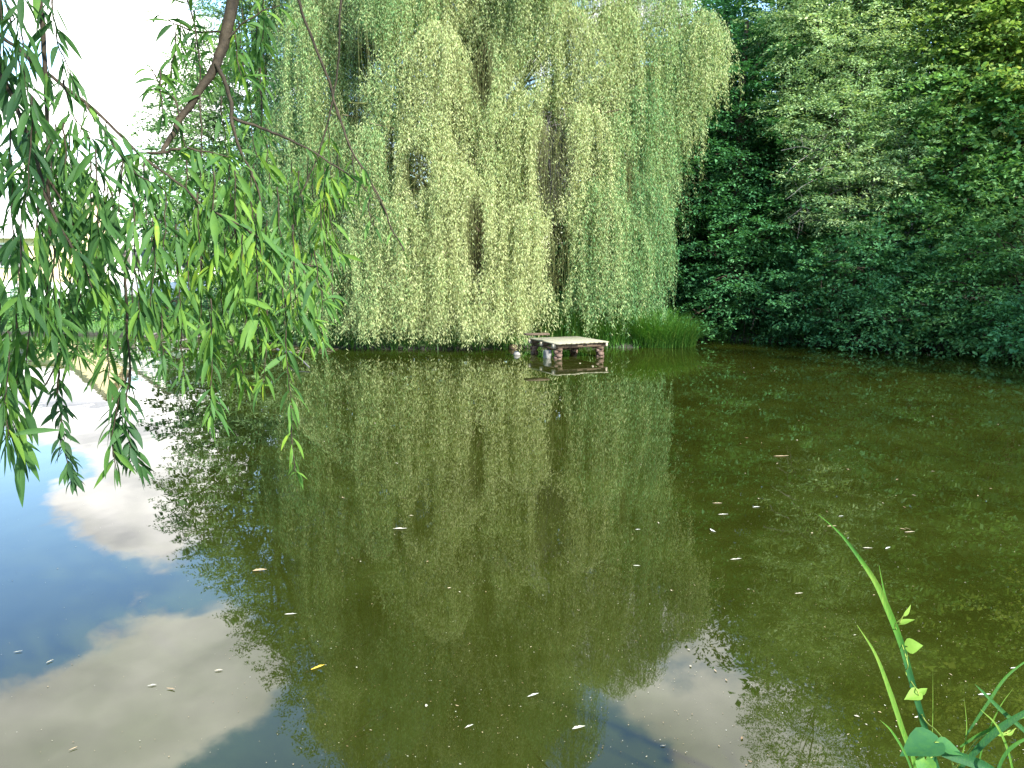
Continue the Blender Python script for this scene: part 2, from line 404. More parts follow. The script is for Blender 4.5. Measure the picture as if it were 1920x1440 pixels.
def leafy_tree(name, label, cat, base, top, lobes, r0, mat, dens=5, nl=30, sl=.75, LL=.1, LW=.06, tint=.5, seed=1, bark='bark', group=None, flat=.25, droop=.25, core=True):
    rng = np.random.default_rng(seed)
    base = list(base)
    if len(base) == 2: base.append(float(ground_z(base[0], base[1])))
    root = thing(name, label, cat, base, group)
    tree_wood(base, top, lobes, r0, root, M[bark], rng)
    mb = MB()
    P, D, Tn = lobe_sprays(rng, lobes, dens, sl)
    sprays_to_leaves(mb, rng, P, D, Tn, nl, sl, LL, LW, tint, flat, droop)
    if core:                                 # deeper leaves of the crown, fewer, larger and darker, added to block light
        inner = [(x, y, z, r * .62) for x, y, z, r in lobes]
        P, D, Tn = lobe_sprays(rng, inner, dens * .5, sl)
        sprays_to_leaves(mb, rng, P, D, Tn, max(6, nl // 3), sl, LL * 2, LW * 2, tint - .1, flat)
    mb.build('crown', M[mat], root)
    return root

def px_lobes(rows):
    return [(*at(px, py, D), r) for px, py, D, r in rows]

WOODG = 'trees of the wood on the right shore'
# hornbeam, dark and layered, in the shaded corner
leafy_tree('hornbeam_tree', 'dark layered hornbeam leaning over the shaded corner right of the willow', 'tree', (6.9, 24.2), at(1400, 40, 24.5),
    px_lobes([(1310, 590, 22.6, 1.0), (1330, 470, 23, 1.3), (1400, 520, 22, 1.3), (1490, 560, 21.8, 1.1), (1330, 350, 23.4, 1.4), (1440, 420, 22.4, 1.4), (1400, 290, 23.2, 1.4),
              (1480, 320, 22.8, 1.2), (1340, 200, 24.4, 1.5), (1430, 170, 24, 1.5), (1360, 60, 25, 1.5), (1450, 50, 25, 1.4), (1420, 600, 21.4, .9), (1280, 300, 24.2, 1.2)]),
    .22, 'hornbeam', dens=3.4, nl=52, sl=1.0, LL=.115, LW=.068, tint=.42, seed=11, group=WOODG, flat=.13, core=False)
sal_ = leafy_tree('sallow_tree', 'pale grey green sallow with fine leaves, in the middle of the right wood', 'tree', (9.6, 23.2), at(1610, -60, 23),
    px_lobes([(1560, 90, 22.6, 1.6), (1650, 150, 22, 1.5), (1570, 220, 22, 1.4), (1690, 260, 21.4, 1.2), (1600, 300, 21.6, 1.2), (1560, 360, 21.4, .9), (1660, 40, 22.4, 1.5), (1640, 350, 21.2, .8),
              (1530, 30, 23, 1.4), (1600, -90, 23, 1.8), (1720, -20, 22.6, 1.4), (1500, 220, 22.4, .9), (1600, 410, 20.9, .7), (1620, -260, 23.4, 1.6)]),
    .2, 'sallow', dens=7, nl=48, sl=.75, LL=.09, LW=.032, tint=.5, seed=12, group=WOODG, flat=.4, droop=.1)
rng = np.random.default_rng(201); q = []
for _ in range(70):
    p_ = at(rng.uniform(1480, 1720), rng.uniform(240, 430), rng.uniform(20.7, 21.6)); d_ = norm(np.array([rng.normal(0, .6), -.5, rng.normal(.1, .5)]))
    q.append(wobble(spline([p_ - d_ * .5, p_, p_ + d_ * rng.uniform(.3, .8) - [0, 0, .12]], 6), .03, rng))
mb = MB(); add_tubes(mb, np.array(q), np.linspace(.012, .003, 6), 4); mb.build('bare_twigs', M['dead'], sal_)
leafy_tree('field_maple', 'tall yellow green tree with sunlit broad leaves, top right corner', 'tree', (14.8, 23.6), at(1900, -320, 22),
    px_lobes([(1870, 70, 20.8, 1.4), (1930, 150, 20.4, 1.4), (1800, 20, 21.4, 1.4), (1850, -90, 21.4, 1.7), (1960, 0, 20.8, 1.6), (2020, 180, 20.2, 1.5), (1780, -120, 22, 1.5), (1880, -250, 22, 1.9), (2040, -120, 21, 2), (1960, -400, 22, 2.0)]),
    .26, 'maple', dens=4.4, nl=28, sl=.8, LL=.13, LW=.1, tint=.55, seed=13, group=WOODG)
leafy_tree('hazel_tree', 'mid green hazel below the yellow tree at the right edge', 'tree', (13.2, 21.4), at(1830, 200, 20.6),
    px_lobes([(1800, 220, 20.8, 1.2), (1880, 290, 20.2, 1.2), (1770, 330, 20.6, 1.0), (1840, 380, 20, 1.1), (1930, 380, 19.6, 1.2), (1740, 170, 21.4, 1.0), (1900, 200, 20.6, 1.2), (1960, 280, 19.8, 1.2), (1720, 400, 20.6, .8)]),
    .14, 'mixed', dens=5, nl=26, sl=.85, LL=.135, LW=.105, tint=.6, seed=14, group=WOODG, core=False)
leafy_tree('alder_shrub', 'bushy green shrub hanging over the water below the sallow', 'shrub', (8.9, 21.9), at(1640, 470, 20.8),
    px_lobes([(1600, 500, 20.2, 1.15), (1690, 520, 19.8, 1.1), (1540, 545, 20.6, .8), (1640, 590, 19.4, .7), (1560, 610, 20.2, .55), (1760, 500, 20, 1.0), (1720, 600, 19.2, .7), (1600, 640, 19.6, .4), (1660, 440, 20.8, 1.0)]),
    .1, 'hornbeam', dens=4.6, nl=42, sl=.75, LL=.105, LW=.064, tint=.75, seed=15, group=WOODG, core=False)
leafy_tree('guelder_shrub', 'rounded shrub arching to the water at the right edge', 'shrub', (13.0, 19.2), at(1870, 440, 18.8),
    px_lobes([(1860, 470, 18.8, 1.1), (1800, 540, 18.6, .9), (1900, 540, 18, .9), (1760, 610, 18.6, .6), (1830, 610, 18, .65), (1960, 470, 18, 1.1), (1930, 620, 17.4, .65), (1800, 460, 19.4, .9), (1990, 580, 17, .9)]),
    .09, 'mixed', dens=4.6, nl=36, sl=.75, LL=.115, LW=.06, tint=.45, seed=16, group=WOODG, core=False)
leafy_tree('dogwood_shrub', 'small bright bush dipping into the pond at the far right', 'shrub', (12.6, 17.4), at(1930, 600, 17.2),
    px_lobes([(1905, 620, 16.9, .5), (1950, 590, 17, .6), (1890, 650, 16.7, .32), (1990, 640, 16.4, .6)]),
    .05, 'hornbeam', dens=9, nl=30, sl=.45, LL=.08, LW=.055, tint=.9, seed=17, group=WOODG)
# taller trees behind, on the slope
for i, (px, D, H, lab, mt, rr) in enumerate((
        (1262, 29, 11.3, 'dark tree showing past the right rim of the willow', 'hornbeam', 1.9), (1345, 30, 11.6, 'dark tree behind the willow edge and the hornbeam', 'hornbeam', 1.9), (1480, 29, 15, 'tall dark tree with a brown trunk behind the sallow', 'mixed', 2.3),
        (1650, 30, 17.5, 'tallest dark tree of the slope behind the sallow', 'hornbeam', 2.6), (1830, 28, 18, 'tall tree on the slope behind the yellow green tree', 'mixed', 2.6),
        (2060, 25, 17, 'tall tree at the right end of the wood behind the rounded shrub', 'hornbeam', 2.6))):
    b = at(px, 500, D); bx, by = b[0], b[1]; gz = float(ground_z(bx, by)); rng = np.random.default_rng(60 + i)
    lobes = []
    for h in np.arange(1.8, H - gz - rr * .4, rr * .75):
        w = rr * (1.15 - .75 * (h / (H - gz)) ** 2)
        for _ in range(3):
            a = rng.uniform(0, 2 * PI)
            lobes.append((bx + math.cos(a) * w * .62, by + math.sin(a) * w * .5, gz + h + rng.uniform(-.4, .4), w * rng.uniform(.6, .8)))
    leafy_tree('forest_tree', lab, 'tree', (bx, by), (bx, by, H - .6), lobes, .24, mt, dens=2.3, nl=26, sl=1.1, LL=.19, LW=.125, tint=.45, seed=70 + i, group='tall trees behind the right shore')

# unseen tall trees added past the right edge of the frame to shade the wood
for i, (x, y, H) in enumerate(((17.6, 10.5, 12), (19.8, 14.5, 10.5), (18.8, 6.0, 14))):
    rng = np.random.default_rng(80 + i); gz = float(ground_z(x, y)); lobes = []
    for h in np.arange(2, H - 1, 1.7):
        for _ in range(3):
            a = rng.uniform(0, 2 * PI); lobes.append((x + math.cos(a) * 1.8, y + math.sin(a) * 1.8, gz + h, rng.uniform(1.3, 1.9)))
    leafy_tree('shade_tree', ('unseen tall tree on the right bank nearest the wood, added for shade', 'unseen tall tree half way along the right bank, added for shade', 'unseen tall tree on the slope above the right bank, added for shade')[i], 'tree',
               (x, y), (x, y, gz + H), lobes, .25, 'mixed', dens=.6, nl=22, sl=1.2, LL=.24, LW=.17, seed=90 + i, group='unseen trees added for shade beside the right bank', core=False)

# trees on the left beyond the willow
leafy_tree('ash_tree', 'loose grey green tree left of the willow, against the white sky', 'tree', (-9.2, 27), at(470, 10, 27),
    px_lobes([(400, 240, 25.5, 1.3), (330, 200, 26, .8), (460, 180, 26, 1.5), (390, 130, 27, 1.0), (480, 60, 27, 1.5), (430, 320, 25, 1.2), (520, 300, 24.5, 1.3), (350, 330, 25, .9), (480, 420, 24, 1.2),
              (540, -60, 27, 1.7), (580, 100, 25.6, 1.6), (450, -20, 27.6, 1.0), (600, -200, 26.6, 1.7), (390, 420, 24.4, 1.0), (310, 280, 25.6, .6)]),
    .22, 'grey', dens=6.5, nl=36, sl=.8, LL=.11, LW=.05, tint=.5, seed=21, flat=.4)
leafy_tree('willow_shrub', 'low silvery willow bush on the left bank beside the willow curtain', 'shrub', (-6.9, 22.6), at(500, 470, 22.4),
    px_lobes([(520, 500, 22, .9), (460, 540, 22.3, .8), (560, 550, 21.4, .8), (500, 600, 21.8, .55), (420, 590, 22.8, .5), (590, 470, 21.8, .9), (580, 620, 20.8, .4)]),
    .06, 'grey', dens=8, nl=36, sl=.6, LL=.1, LW=.024, tint=.6, seed=22, flat=.6)
leafy_tree('garden_bush', 'low round bush on the lawn in front of the white house', 'shrub', (-11.2, 26), at(330, 560, 26),
    px_lobes([(340, 565, 26, .7), (380, 580, 25.4, .55), (300, 590, 25.6, .4)]), .05, 'mixed', dens=7, nl=26, sl=.5, LL=.09, LW=.06, tint=.5, seed=23)
# dark trees half hidden behind the curtain of the willow
for i, (px, D, H) in enumerate(((430, 33, 5.5), (560, 30, 7.5), (640, 34, 8.5), (720, 29, 6.5), (860, 30.5, 8), (980, 28.5, 7.5), (1045, 27.6, 7), (1110, 29.5, 8.5), (1215, 27.8, 9))):
    b = at(px, 500, D); rng = np.random.default_rng(130 + i); gz = float(ground_z(b[0], b[1]))
    lobes = [(b[0] + rng.normal(0, .8), b[1] + rng.normal(0, .5), gz + h, rng.uniform(1.1, 1.6)) for h in np.arange(.9, H - 1, .75)]
    leafy_tree('background_tree', 'dark green tree half hidden behind the willow curtain', 'tree', (b[0], b[1]), (b[0], b[1], gz + H), lobes, .14, 'hornbeam', dens=2.6, nl=22, sl=.9, LL=.2, LW=.13, tint=.35, seed=140 + i, group='dark trees behind the willow', core=False)
rng = np.random.default_rng(77); mb = MB()
lob = [(x_, 24.6 + 1.6 * math.sin(x_ * 1.7) + max(0, (-3 - x_)) * .35, .5 + .25 * math.sin(x_ * 2.3), .85) for x_ in np.arange(-8.5, 6.2, .75)] + [(x_, 27 + rng.normal(0, .6), 1.2, 1.3) for x_ in np.arange(-8, 7.5, 1.1)]
P_, D_, T_ = lobe_sprays(rng, lob, 5, .7); sprays_to_leaves(mb, rng, P_, D_, T_, 24, .7, .16, .09, .3)
tag(mb.build('undergrowth', M['hornbeam']), 'dark undergrowth on the bank behind the willow curtain', 'undergrowth', kind='stuff')
mb = MB(); lob = [(x_, float(np.interp(x_, [5, 6.3, 8.3, 10.5, 13, 16], [23.2, 23.2, 22.3, 21, 19.2, 15.5])) + .5, .45 + .2 * math.sin(x_ * 2.1), .8) for x_ in np.arange(5.4, 16, .7)]
lob += [(x + .9, y + 1.5, z + .9, r * 1.2) for x, y, z, r in lob]
P_, D_, T_ = lobe_sprays(rng, lob, 5.5, .7); sprays_to_leaves(mb, rng, P_, D_, T_, 26, .7, .12, .075, .35)
tag(mb.build('undergrowth', M['hornbeam']), 'low undergrowth below the shrubs of the right shore', 'undergrowth', kind='stuff')
for i, (px, py, D, r, lab) in enumerate(((-40, 575, 26.5, .8, 'leafy bush on the left bank nearest the left edge'), (75, 590, 26, .65, 'low bush on the left bank below the cream house'), (190, 585, 26.6, .7, 'leafy bush on the bank below the gap between the houses'))):
    c_ = at(px, py, D); lob = [(c_[0] + dx_ * r, c_[1] + rng.normal(0, .2), c_[2] + rng.uniform(-.15, .25), r * rng.uniform(.55, .8)) for dx_ in (-1, -.3, .4, 1)]
    leafy_tree('bank_bush', lab, 'bush', (c_[0], c_[1]), c_ + [0, 0, .3], lob, .04, 'mixed', dens=7, nl=26, sl=.5, LL=.09, LW=.055, tint=.55, seed=330 + i, group='bushes on the left bank')
# trees around the houses, far left
for i, (px, py, D, r, lab) in enumerate(((260, 470, 62, 2.6, 'round tree between the two houses'), (-120, 420, 58, 3.2, 'dark tree left of the cream house'), (470, 430, 52, 3.4, 'broad tree right of the white house'))):
    c = at(px, py, D); rng = np.random.default_rng(30 + i)
    lobes = [(c[0] + rng.normal(0, r * .5), c[1] + rng.normal(0, r * .4), c[2] + rng.uniform(-.5, .9) * r, r * rng.uniform(.5, .75)) for _ in range(7)]
    leafy_tree('garden_tree', lab, 'tree', (c[0], c[1]), c + [0, 0, r], lobes, .3, 'mixed', dens=1.4, nl=22, sl=1.3, LL=.3, LW=.2, tint=.5, seed=40 + i, group='trees round the houses', core=False)

# ------------------------------------------------------------------ the weeping willow
WB = np.array([-.75, 23.0, 0.]); WB[2] = float(ground_z(WB[0], WB[1]))
willow = thing('weeping_willow', 'huge pale yellow green weeping willow whose curtain of strands touches the pond', 'tree', WB)
rng = np.random.default_rng(5)
trunk = wobble(spline([WB - [0, 0, .4], WB + [.1, 0, 1.5], WB + [-.05, .1, 3.2], WB + [.1, 0, 5.0], WB + [-.1, .1, 9.5], WB + [-.5, 0, 14]], 22), .05, rng)
mb = MB(); add_tubes(mb, trunk, np.concatenate([[.62, .5], np.linspace(.44, .07, 20)]), 12); mb.build('trunk', M['bark'], willow, True)
# px, py of the top, distance, half width (px), py of the lower end, colour (0 green .. 1 yellow; lower right greener to stand in for shade), density
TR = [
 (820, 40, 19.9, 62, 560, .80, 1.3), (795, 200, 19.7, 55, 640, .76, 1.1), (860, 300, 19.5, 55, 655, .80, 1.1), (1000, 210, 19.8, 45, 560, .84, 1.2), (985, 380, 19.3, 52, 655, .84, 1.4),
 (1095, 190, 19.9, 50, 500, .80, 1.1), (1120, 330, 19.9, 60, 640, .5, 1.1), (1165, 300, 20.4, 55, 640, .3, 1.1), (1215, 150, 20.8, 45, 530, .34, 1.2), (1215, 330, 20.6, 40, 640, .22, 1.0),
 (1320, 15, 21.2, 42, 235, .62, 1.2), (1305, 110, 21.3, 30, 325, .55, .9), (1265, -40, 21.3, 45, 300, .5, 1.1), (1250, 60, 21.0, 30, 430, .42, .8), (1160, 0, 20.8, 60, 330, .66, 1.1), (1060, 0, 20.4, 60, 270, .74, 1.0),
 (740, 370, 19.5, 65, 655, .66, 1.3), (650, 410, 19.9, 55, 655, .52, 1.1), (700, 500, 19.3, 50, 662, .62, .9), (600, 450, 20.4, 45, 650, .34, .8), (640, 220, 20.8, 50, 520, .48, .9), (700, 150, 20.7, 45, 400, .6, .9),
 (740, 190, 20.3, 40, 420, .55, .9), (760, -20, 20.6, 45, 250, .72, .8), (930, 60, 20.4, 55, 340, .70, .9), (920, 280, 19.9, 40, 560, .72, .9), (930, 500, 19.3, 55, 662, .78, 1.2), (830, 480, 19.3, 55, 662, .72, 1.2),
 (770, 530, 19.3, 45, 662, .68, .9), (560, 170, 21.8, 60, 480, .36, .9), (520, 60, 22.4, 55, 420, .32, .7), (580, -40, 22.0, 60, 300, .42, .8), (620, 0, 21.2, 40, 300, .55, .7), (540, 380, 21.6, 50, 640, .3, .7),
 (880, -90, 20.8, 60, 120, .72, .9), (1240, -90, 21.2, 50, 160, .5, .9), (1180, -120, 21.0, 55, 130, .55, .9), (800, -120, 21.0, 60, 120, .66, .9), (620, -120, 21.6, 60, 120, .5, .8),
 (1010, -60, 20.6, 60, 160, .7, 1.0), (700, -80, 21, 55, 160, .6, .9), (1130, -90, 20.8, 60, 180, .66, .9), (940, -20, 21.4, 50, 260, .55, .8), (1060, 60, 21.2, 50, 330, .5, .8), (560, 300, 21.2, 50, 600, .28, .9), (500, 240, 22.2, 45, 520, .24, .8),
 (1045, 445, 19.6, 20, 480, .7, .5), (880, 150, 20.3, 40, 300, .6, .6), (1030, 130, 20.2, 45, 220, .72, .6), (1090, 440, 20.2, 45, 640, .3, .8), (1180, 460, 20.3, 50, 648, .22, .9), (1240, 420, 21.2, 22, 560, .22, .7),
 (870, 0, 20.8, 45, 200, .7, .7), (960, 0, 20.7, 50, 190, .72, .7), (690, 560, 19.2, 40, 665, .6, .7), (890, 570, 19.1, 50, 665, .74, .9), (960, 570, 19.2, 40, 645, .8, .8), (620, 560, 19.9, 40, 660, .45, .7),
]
tresses = []                                 # top point, half width m, lower z, colour, density
for px, py, D, hw, pyb, c, dn in TR:
    tresses.append((at(px, py, D), hw * D / F, max(.06, at(px, pyb, D)[2]), c, dn))
for k in range(20):                          # loose locks closing the curtain
    px = rng.uniform(590, 1240); py = rng.uniform(60, 480); D = 19.5 + rng.uniform(0, .9) + (max(px - 1120, 0) + max(700 - px, 0)) * .008
    if 1005 < px < 1075 and py < 420 or 620 < px < 720 and py < 160: continue
    c_ = .72 - abs(px - 900) / 340 * .36 - (.26 if py > 300 and px > 1080 else 0)  # greener at the lower right: shade put into the tint
    tresses.append((at(px, py, D), rng.uniform(.25, .5), max(.06, at(px, min(py + rng.uniform(180, 420), 664), D)[2]), c_ + rng.normal(0, .08), rng.uniform(.5, .9)))
# the rest of the crown: behind, both flanks and the dome above the frame
for k in range(175):
    a = rng.uniform(0, 2 * PI); h = 5 + 10.4 * rng.random() ** .8
    rr = (5.6 if h < 9 else 5.6 * math.sqrt(max(.04, 1 - ((h - 9) / 6.9) ** 2))) * rng.uniform(.55, 1.0)
    p = WB + np.array([math.cos(a) * rr, math.sin(a) * rr * .62, 0]); p[2] = h; p[0] -= .9 * min(1, max(0, h - 8) / 3)
    if p[1] < 20.8 and h < 8.6: continue
    if p[0] > 2.3 and h > 9.7: continue
    # small windows to the sky in the upper crown
    if any((p[0] - wx_) ** 2 + (p[2] - wz_) ** 2 < wr_ ** 2 for wx_, wz_, wr_ in ((-.6, 8.1, .6), (.9, 9.0, .8), (-1.3, 10.6, .6), (-4.1, 7.2, .75), (2.0, 9.3, .5))): continue
    Lg = rng.uniform(2.2, 4.6)
    tresses.append((p, rng.uniform(.5, .95), max(.3, h - Lg) if p[1] < 24 else max(.3, h - 1.4 * Lg), rng.uniform(.3, .68), rng.uniform(.55, .85)))
GAPS = []
for px, py, rx, rz in ((1035, 300, 34, 95), (1046, 480, 24, 80), (893, 440, 17, 80), (905, 130, 22, 70), (785, 325, 26, 42), (655, 195, 22, 30), (680, 100, 30, 40), (735, 290, 10, 50), (1182, 330, 9, 50)):
    c_ = at(px, py, 20.0); GAPS.append((c_[0], c_[2], rx * 20 / F, rz * 20 / F))
mbl, mbs, limbs = MB(), MB(), []
for T, hw, zb, c, dn in tresses:
    n = int((115 if T[1] < 22.3 else 62) * dn * max(hw, .3) / .7)
    ph = rng.uniform(0, 6, 4)
    r = hw * np.sqrt(rng.random(n)); a = rng.uniform(0, 2 * PI, n)
    # several locks in each tress
    nl_ = max(2, int(n / 16)); lk = rng.integers(0, nl_, n); lc = np.stack([rng.normal(0, .5, nl_) * hw, rng.normal(0, .45, nl_) * hw], -1)
    off = np.stack([r * np.cos(a), r * np.sin(a) * .8], -1) * .85 + lc[lk] * .8
    rr = np.linalg.norm(off, axis=1) / hw
    start = T + np.concatenate([off * .6, (-(np.minimum(rr, 1.5) ** 2) * hw * .5)[:, None] - rng.exponential(.2, (n, 1)) + .06], 1)
    Ln = (start[:, 2] - zb) * np.where(rng.random(n) < .6, rng.uniform(.72, 1.08, n), rng.uniform(.3, .8, n)) * (1 - .12 * np.minimum(rr, 1.2))
    Ln = np.clip(Ln, .3, start[:, 2] - .03)
    step = .027; m_ = int(Ln.max() / step) + 1
    s = (np.arange(m_)[None] + rng.random((n, m_))) * step
    valid = s < Ln[:, None]
    lean_ = rng.normal(0, .035, (n, 1))
    def path(s):
        arch = 1 - np.exp(-s / .35)
        x = start[:, 0:1] + off[:, 0:1] * .5 * arch + lean_ * s + .05 * np.sin(s * 1.3 + ph[0] + lk[:, None]) * s ** .5 + .03 * np.sin(s * 3.1 + 2.0 * lk[:, None])
        y = start[:, 1:2] + off[:, 1:2] * .5 * arch + .05 * np.sin(s * 1.1 + ph[1] + 1.7 * lk[:, None]) * s ** .5
        z = start[:, 2:3] + .10 * arch - np.maximum(s - .05 * arch, 0)
        return np.stack([x, y, z], -1)
    pos = path(s)
    az = rng.uniform(0, 2 * PI, s.shape)
    ld = np.stack([np.cos(az), np.sin(az), -1.25 + rng.normal(0, .35, s.shape)], -1)
    nn = rng.normal(0, 1, pos.shape) + np.array([.1, -.5, .5])
    sub = rng.normal(0, .04, pos.shape); pos = pos + sub
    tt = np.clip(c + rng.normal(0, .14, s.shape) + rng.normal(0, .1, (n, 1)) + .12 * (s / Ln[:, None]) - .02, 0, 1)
    k = valid & (pos[..., 2] > .02)
    for gx_, gz_, grx, grz in GAPS:              # dark openings between the tresses of the curtain
        e_ = ((pos[..., 0] - gx_) / grx) ** 2 + ((pos[..., 2] - gz_) / grz) ** 2
        k &= ~((e_ < rng.uniform(.5, 1.3, e_.shape)) & (pos[..., 1] < 21.3) & (rng.random(e_.shape) < .93))
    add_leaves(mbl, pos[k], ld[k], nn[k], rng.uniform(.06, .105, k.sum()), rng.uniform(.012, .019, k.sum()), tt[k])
    ss = np.linspace(0, 1, 7)[None] * Ln[:, None]
    add_tubes(mbs, path(ss), np.linspace(.0045, .0018, 7), 3)
    # bough carrying the tress
    if hw > .3:
        h0 = np.clip((T[2] - WB[2]) * rng.uniform(.45, .75), 1.8, 9.5)
        kk = int(np.argmin(np.abs(trunk[:, 2] - WB[2] - h0)))
        A = trunk[kk]; mid = A + (T - A) * .55 + np.array([0, 0, .7])
        limbs.append((A, mid, T))
mbb = MB(); lp = np.array([wobble(spline(l, 10), .07, rng) for l in limbs])
for half in range(0, len(lp), 12):
    mbb = MB(); add_tubes(mbb, lp[half:half + 12], np.linspace(.06, .010, 10), 6); mbb.build('limb', M['pale_bark'], willow, True)
mbl.build('crown', M['willow'], willow)
mbs.build('hanging_strands', M['strand'], willow)
# bare grey twigs in the opening right of the middle
q = []
for _ in range(190):
    px, py = rng.uniform(1005, 1075), rng.uniform(200, 330); p = at(px, py, rng.uniform(20.1, 20.9))
    q.append(spline([p, p + rng.normal(0, .14, 3) + [0, 0, -.3], p + rng.normal(0, .26, 3) + [0, 0, -rng.uniform(.6, 1.7)]], 6))
mb = MB(); add_tubes(mb, np.array(q), np.linspace(.007, .003, 6), 3); mb.build('dead_twigs', M['dead'], willow)
# bare pale sticks poking out of the curtain
for (x0, y0), (x1, y1) in (((766, 352), (805, 310)), ((905, 250), (1005, 225)), ((655, 192), (690, 195)), ((910, 310), (925, 220)), ((725, 125), (750, 90))):
    a, b = at(x0, y0, 19.5), at(x1, y1, 20.3); mb = MB(); add_tubes(mb, wobble(spline([a, (a + b) / 2, b], 6), .02, rng), np.linspace(.012, .02, 6), 5); mb.build('bare_stick', M['strand'], willow)

# ------------------------------------------------------------------ banks: sedge, grass, litter
def blades(mb, P, az, L, W, lean, tint, seg=4):
    """arching grass blades"""
    n = len(P); t = np.linspace(0, 1, seg + 1)
    h = np.stack([np.cos(az), np.sin(az), np.zeros(n)], -1)
    s = np.stack([-np.sin(az), np.cos(az), np.zeros(n)], -1)
    L = np.asarray(L)[:, None]; lean = np.asarray(lean)[:, None]
    out_ = L * lean * t ** 1.7; up = L * (t - .55 * lean * t ** 2.6)
    C = P[:, None] + h[:, None] * out_[..., None]; C[..., 2] += up
    w = (np.asarray(W)[:, None] * (1 - t ** 2.2 * .96) * .5)[..., None]
    V = np.stack([C + s[:, None] * w, C - s[:, None] * w], 2)      # n, seg+1, 2, 3
    i = np.arange(n)[:, None] * (seg + 1) * 2; k = np.arange(seg)[None] * 2
    Q = np.stack([i + k, i + k + 1, i + k + 3, i + k + 2], -1).reshape(-1, 4)
    mb.add(V.reshape(-1, 3), Q, np.repeat(np.broadcast_to(tint, (n,)), (seg + 1) * 2))

def clump(name, label, cx, cy, rx, ry, n, Lr, seed, group=None, lean=(.3, .9), tint=.5):
    rng = np.random.default_rng(seed)
    a = rng.uniform(0, 2 * PI, n); r = np.sqrt(rng.random(n))
    x = cx + r * np.cos(a) * rx; y = cy + r * np.sin(a) * ry
    z = np.maximum(ground_z(x, y), -.1)
    mb = MB(); az = a + rng.normal(0, .7, n)
    blades(mb, np.stack([x, y, z], -1), az, rng.uniform(*Lr, n), rng.uniform(.01, .02, n), rng.uniform(*lean, n), np.clip(rng.normal(tint, .22, n), 0, 1))
    gz = float(ground_z(cx, cy)); o = mb.build(name, M['grass'], loc=(cx, cy, gz))
    return tag(o, label, 'grass tuft', group)
clump('sedge_tuft', 'lush green sedge tuft on the point right of the willow', 3.85, 20.75, .95, .7, 2600, (.6, 1.25), 51)
clump('sedge_tuft', 'green sedge growing behind the wooden platform', 1.5, 20.9, 1.1, .5, 1900, (.6, 1.3), 52, lean=(.2, .7))
clump('sedge_tuft', 'sedge under the willow strands between platform and point', 2.6, 20.7, .7, .5, 1000, (.5, 1.0), 53)

rng = np.random.default_rng(99)
n = 26000                                    # lawn and bank grass on the left
x = rng.uniform(-26, -4, n); y = 20 + 16 * rng.random(n) ** 1.4; d = shore_dist(x, y); k = (d > .03) & (d < 12)
x, y, d = x[k], y[k], d[k]; mb = MB(); n = len(x)
edge = np.exp(-d / .8)
blades(mb, np.stack([x, y, ground_z(x, y) - .02], -1), rng.uniform(0, 2 * PI, n), rng.uniform(.08, .2, n) + edge * rng.uniform(.1, .45, n), rng.uniform(.012, .03, n), rng.uniform(.2, .8, n), np.clip(rng.normal(.5, .25, n), 0, 1), 2)
tag(mb.build('lawn_grass', M['grass']), 'bright lawn and rough bank grass on the left shore', 'grass', kind='stuff')
# fringe of weeds at the feet of the willow and the wood
mb = MB(); pts = []
for a, b in zip(SHORE[4:17], SHORE[5:18]):
    t = rng.random(320)[:, None]; p = a + (b - a) * t; nn = norm(np.array([[-(b - a)[1], (b - a)[0]]])); p = p + nn * rng.uniform(-.05, .9, (320, 1)); pts.append(p)
p = np.concatenate(pts); k = shore_dist(p[:, 0], p[:, 1]) > -.05; p = p[k]; n = len(p)
blades(mb, np.stack([p[:, 0], p[:, 1], ground_z(p[:, 0], p[:, 1]) - .03], -1), rng.uniform(0, 2 * PI, n), rng.uniform(.12, .4, n), rng.uniform(.015, .035, n), rng.uniform(.3, .9, n), np.clip(rng.normal(.2, .2, n), 0, 1), 3)
tag(mb.build('bank_weeds', M['grass']), 'dark weeds along the foot of the far bank', 'weeds', kind='stuff')
# leaf litter and dead sticks along the left waterline
mb = MB(); n = 900
x = rng.uniform(-11, -4.4, n); y = np.interp(x, [-11, -10, -7, -5.2, -4.4], [23.7, 23.4, 21.8, 20.1, 19.8]) - rng.random(n) ** 1.6 * 1.3
add_leaves(mb, np.stack([x, y, np.full(n, .006) + rng.random(n) * .008], -1), np.stack([rng.normal(0, 1, n), rng.normal(0, .5, n), np.zeros(n)], -1), np.array([[0, 0, 1.]]) + rng.normal(0, .1, (n, 3)), rng.uniform(.05, .16, n), rng.uniform(.02, .04, n), rng.random(n))
M['litter'] = leaf_mat('leaf_litter', [(0, (.10, .07, .04)), (.5, (.24, .19, .11)), (1, (.4, .36, .26))], .05)
tag(mb.build('leaf_litter', M['litter']), 'brown leaf litter floating along the left bank', 'leaf litter', kind='stuff')
for i, (x0, y0, x1, y1, lab) in enumerate(((270, 632, 345, 622, 'long bent dead stick lying on the left bank edge'), (520, 655, 580, 690, 'pale dead twig poking from the bank into the water'), (330, 640, 420, 634, 'short dead stick among the bank grass'))):
    a, b = on_plane(x0, y0, .1), on_plane(x1, y1, .04); mb = MB()
    add_tubes(mb, wobble(spline([a, (a + b) / 2 + [0, 0, .1], b], 8), .02, rng), np.linspace(.03, .012, 8), 6)
    tag(mb.build('dead_stick', M['dead'], smooth=True), lab, 'stick', 'dead sticks on the left bank')

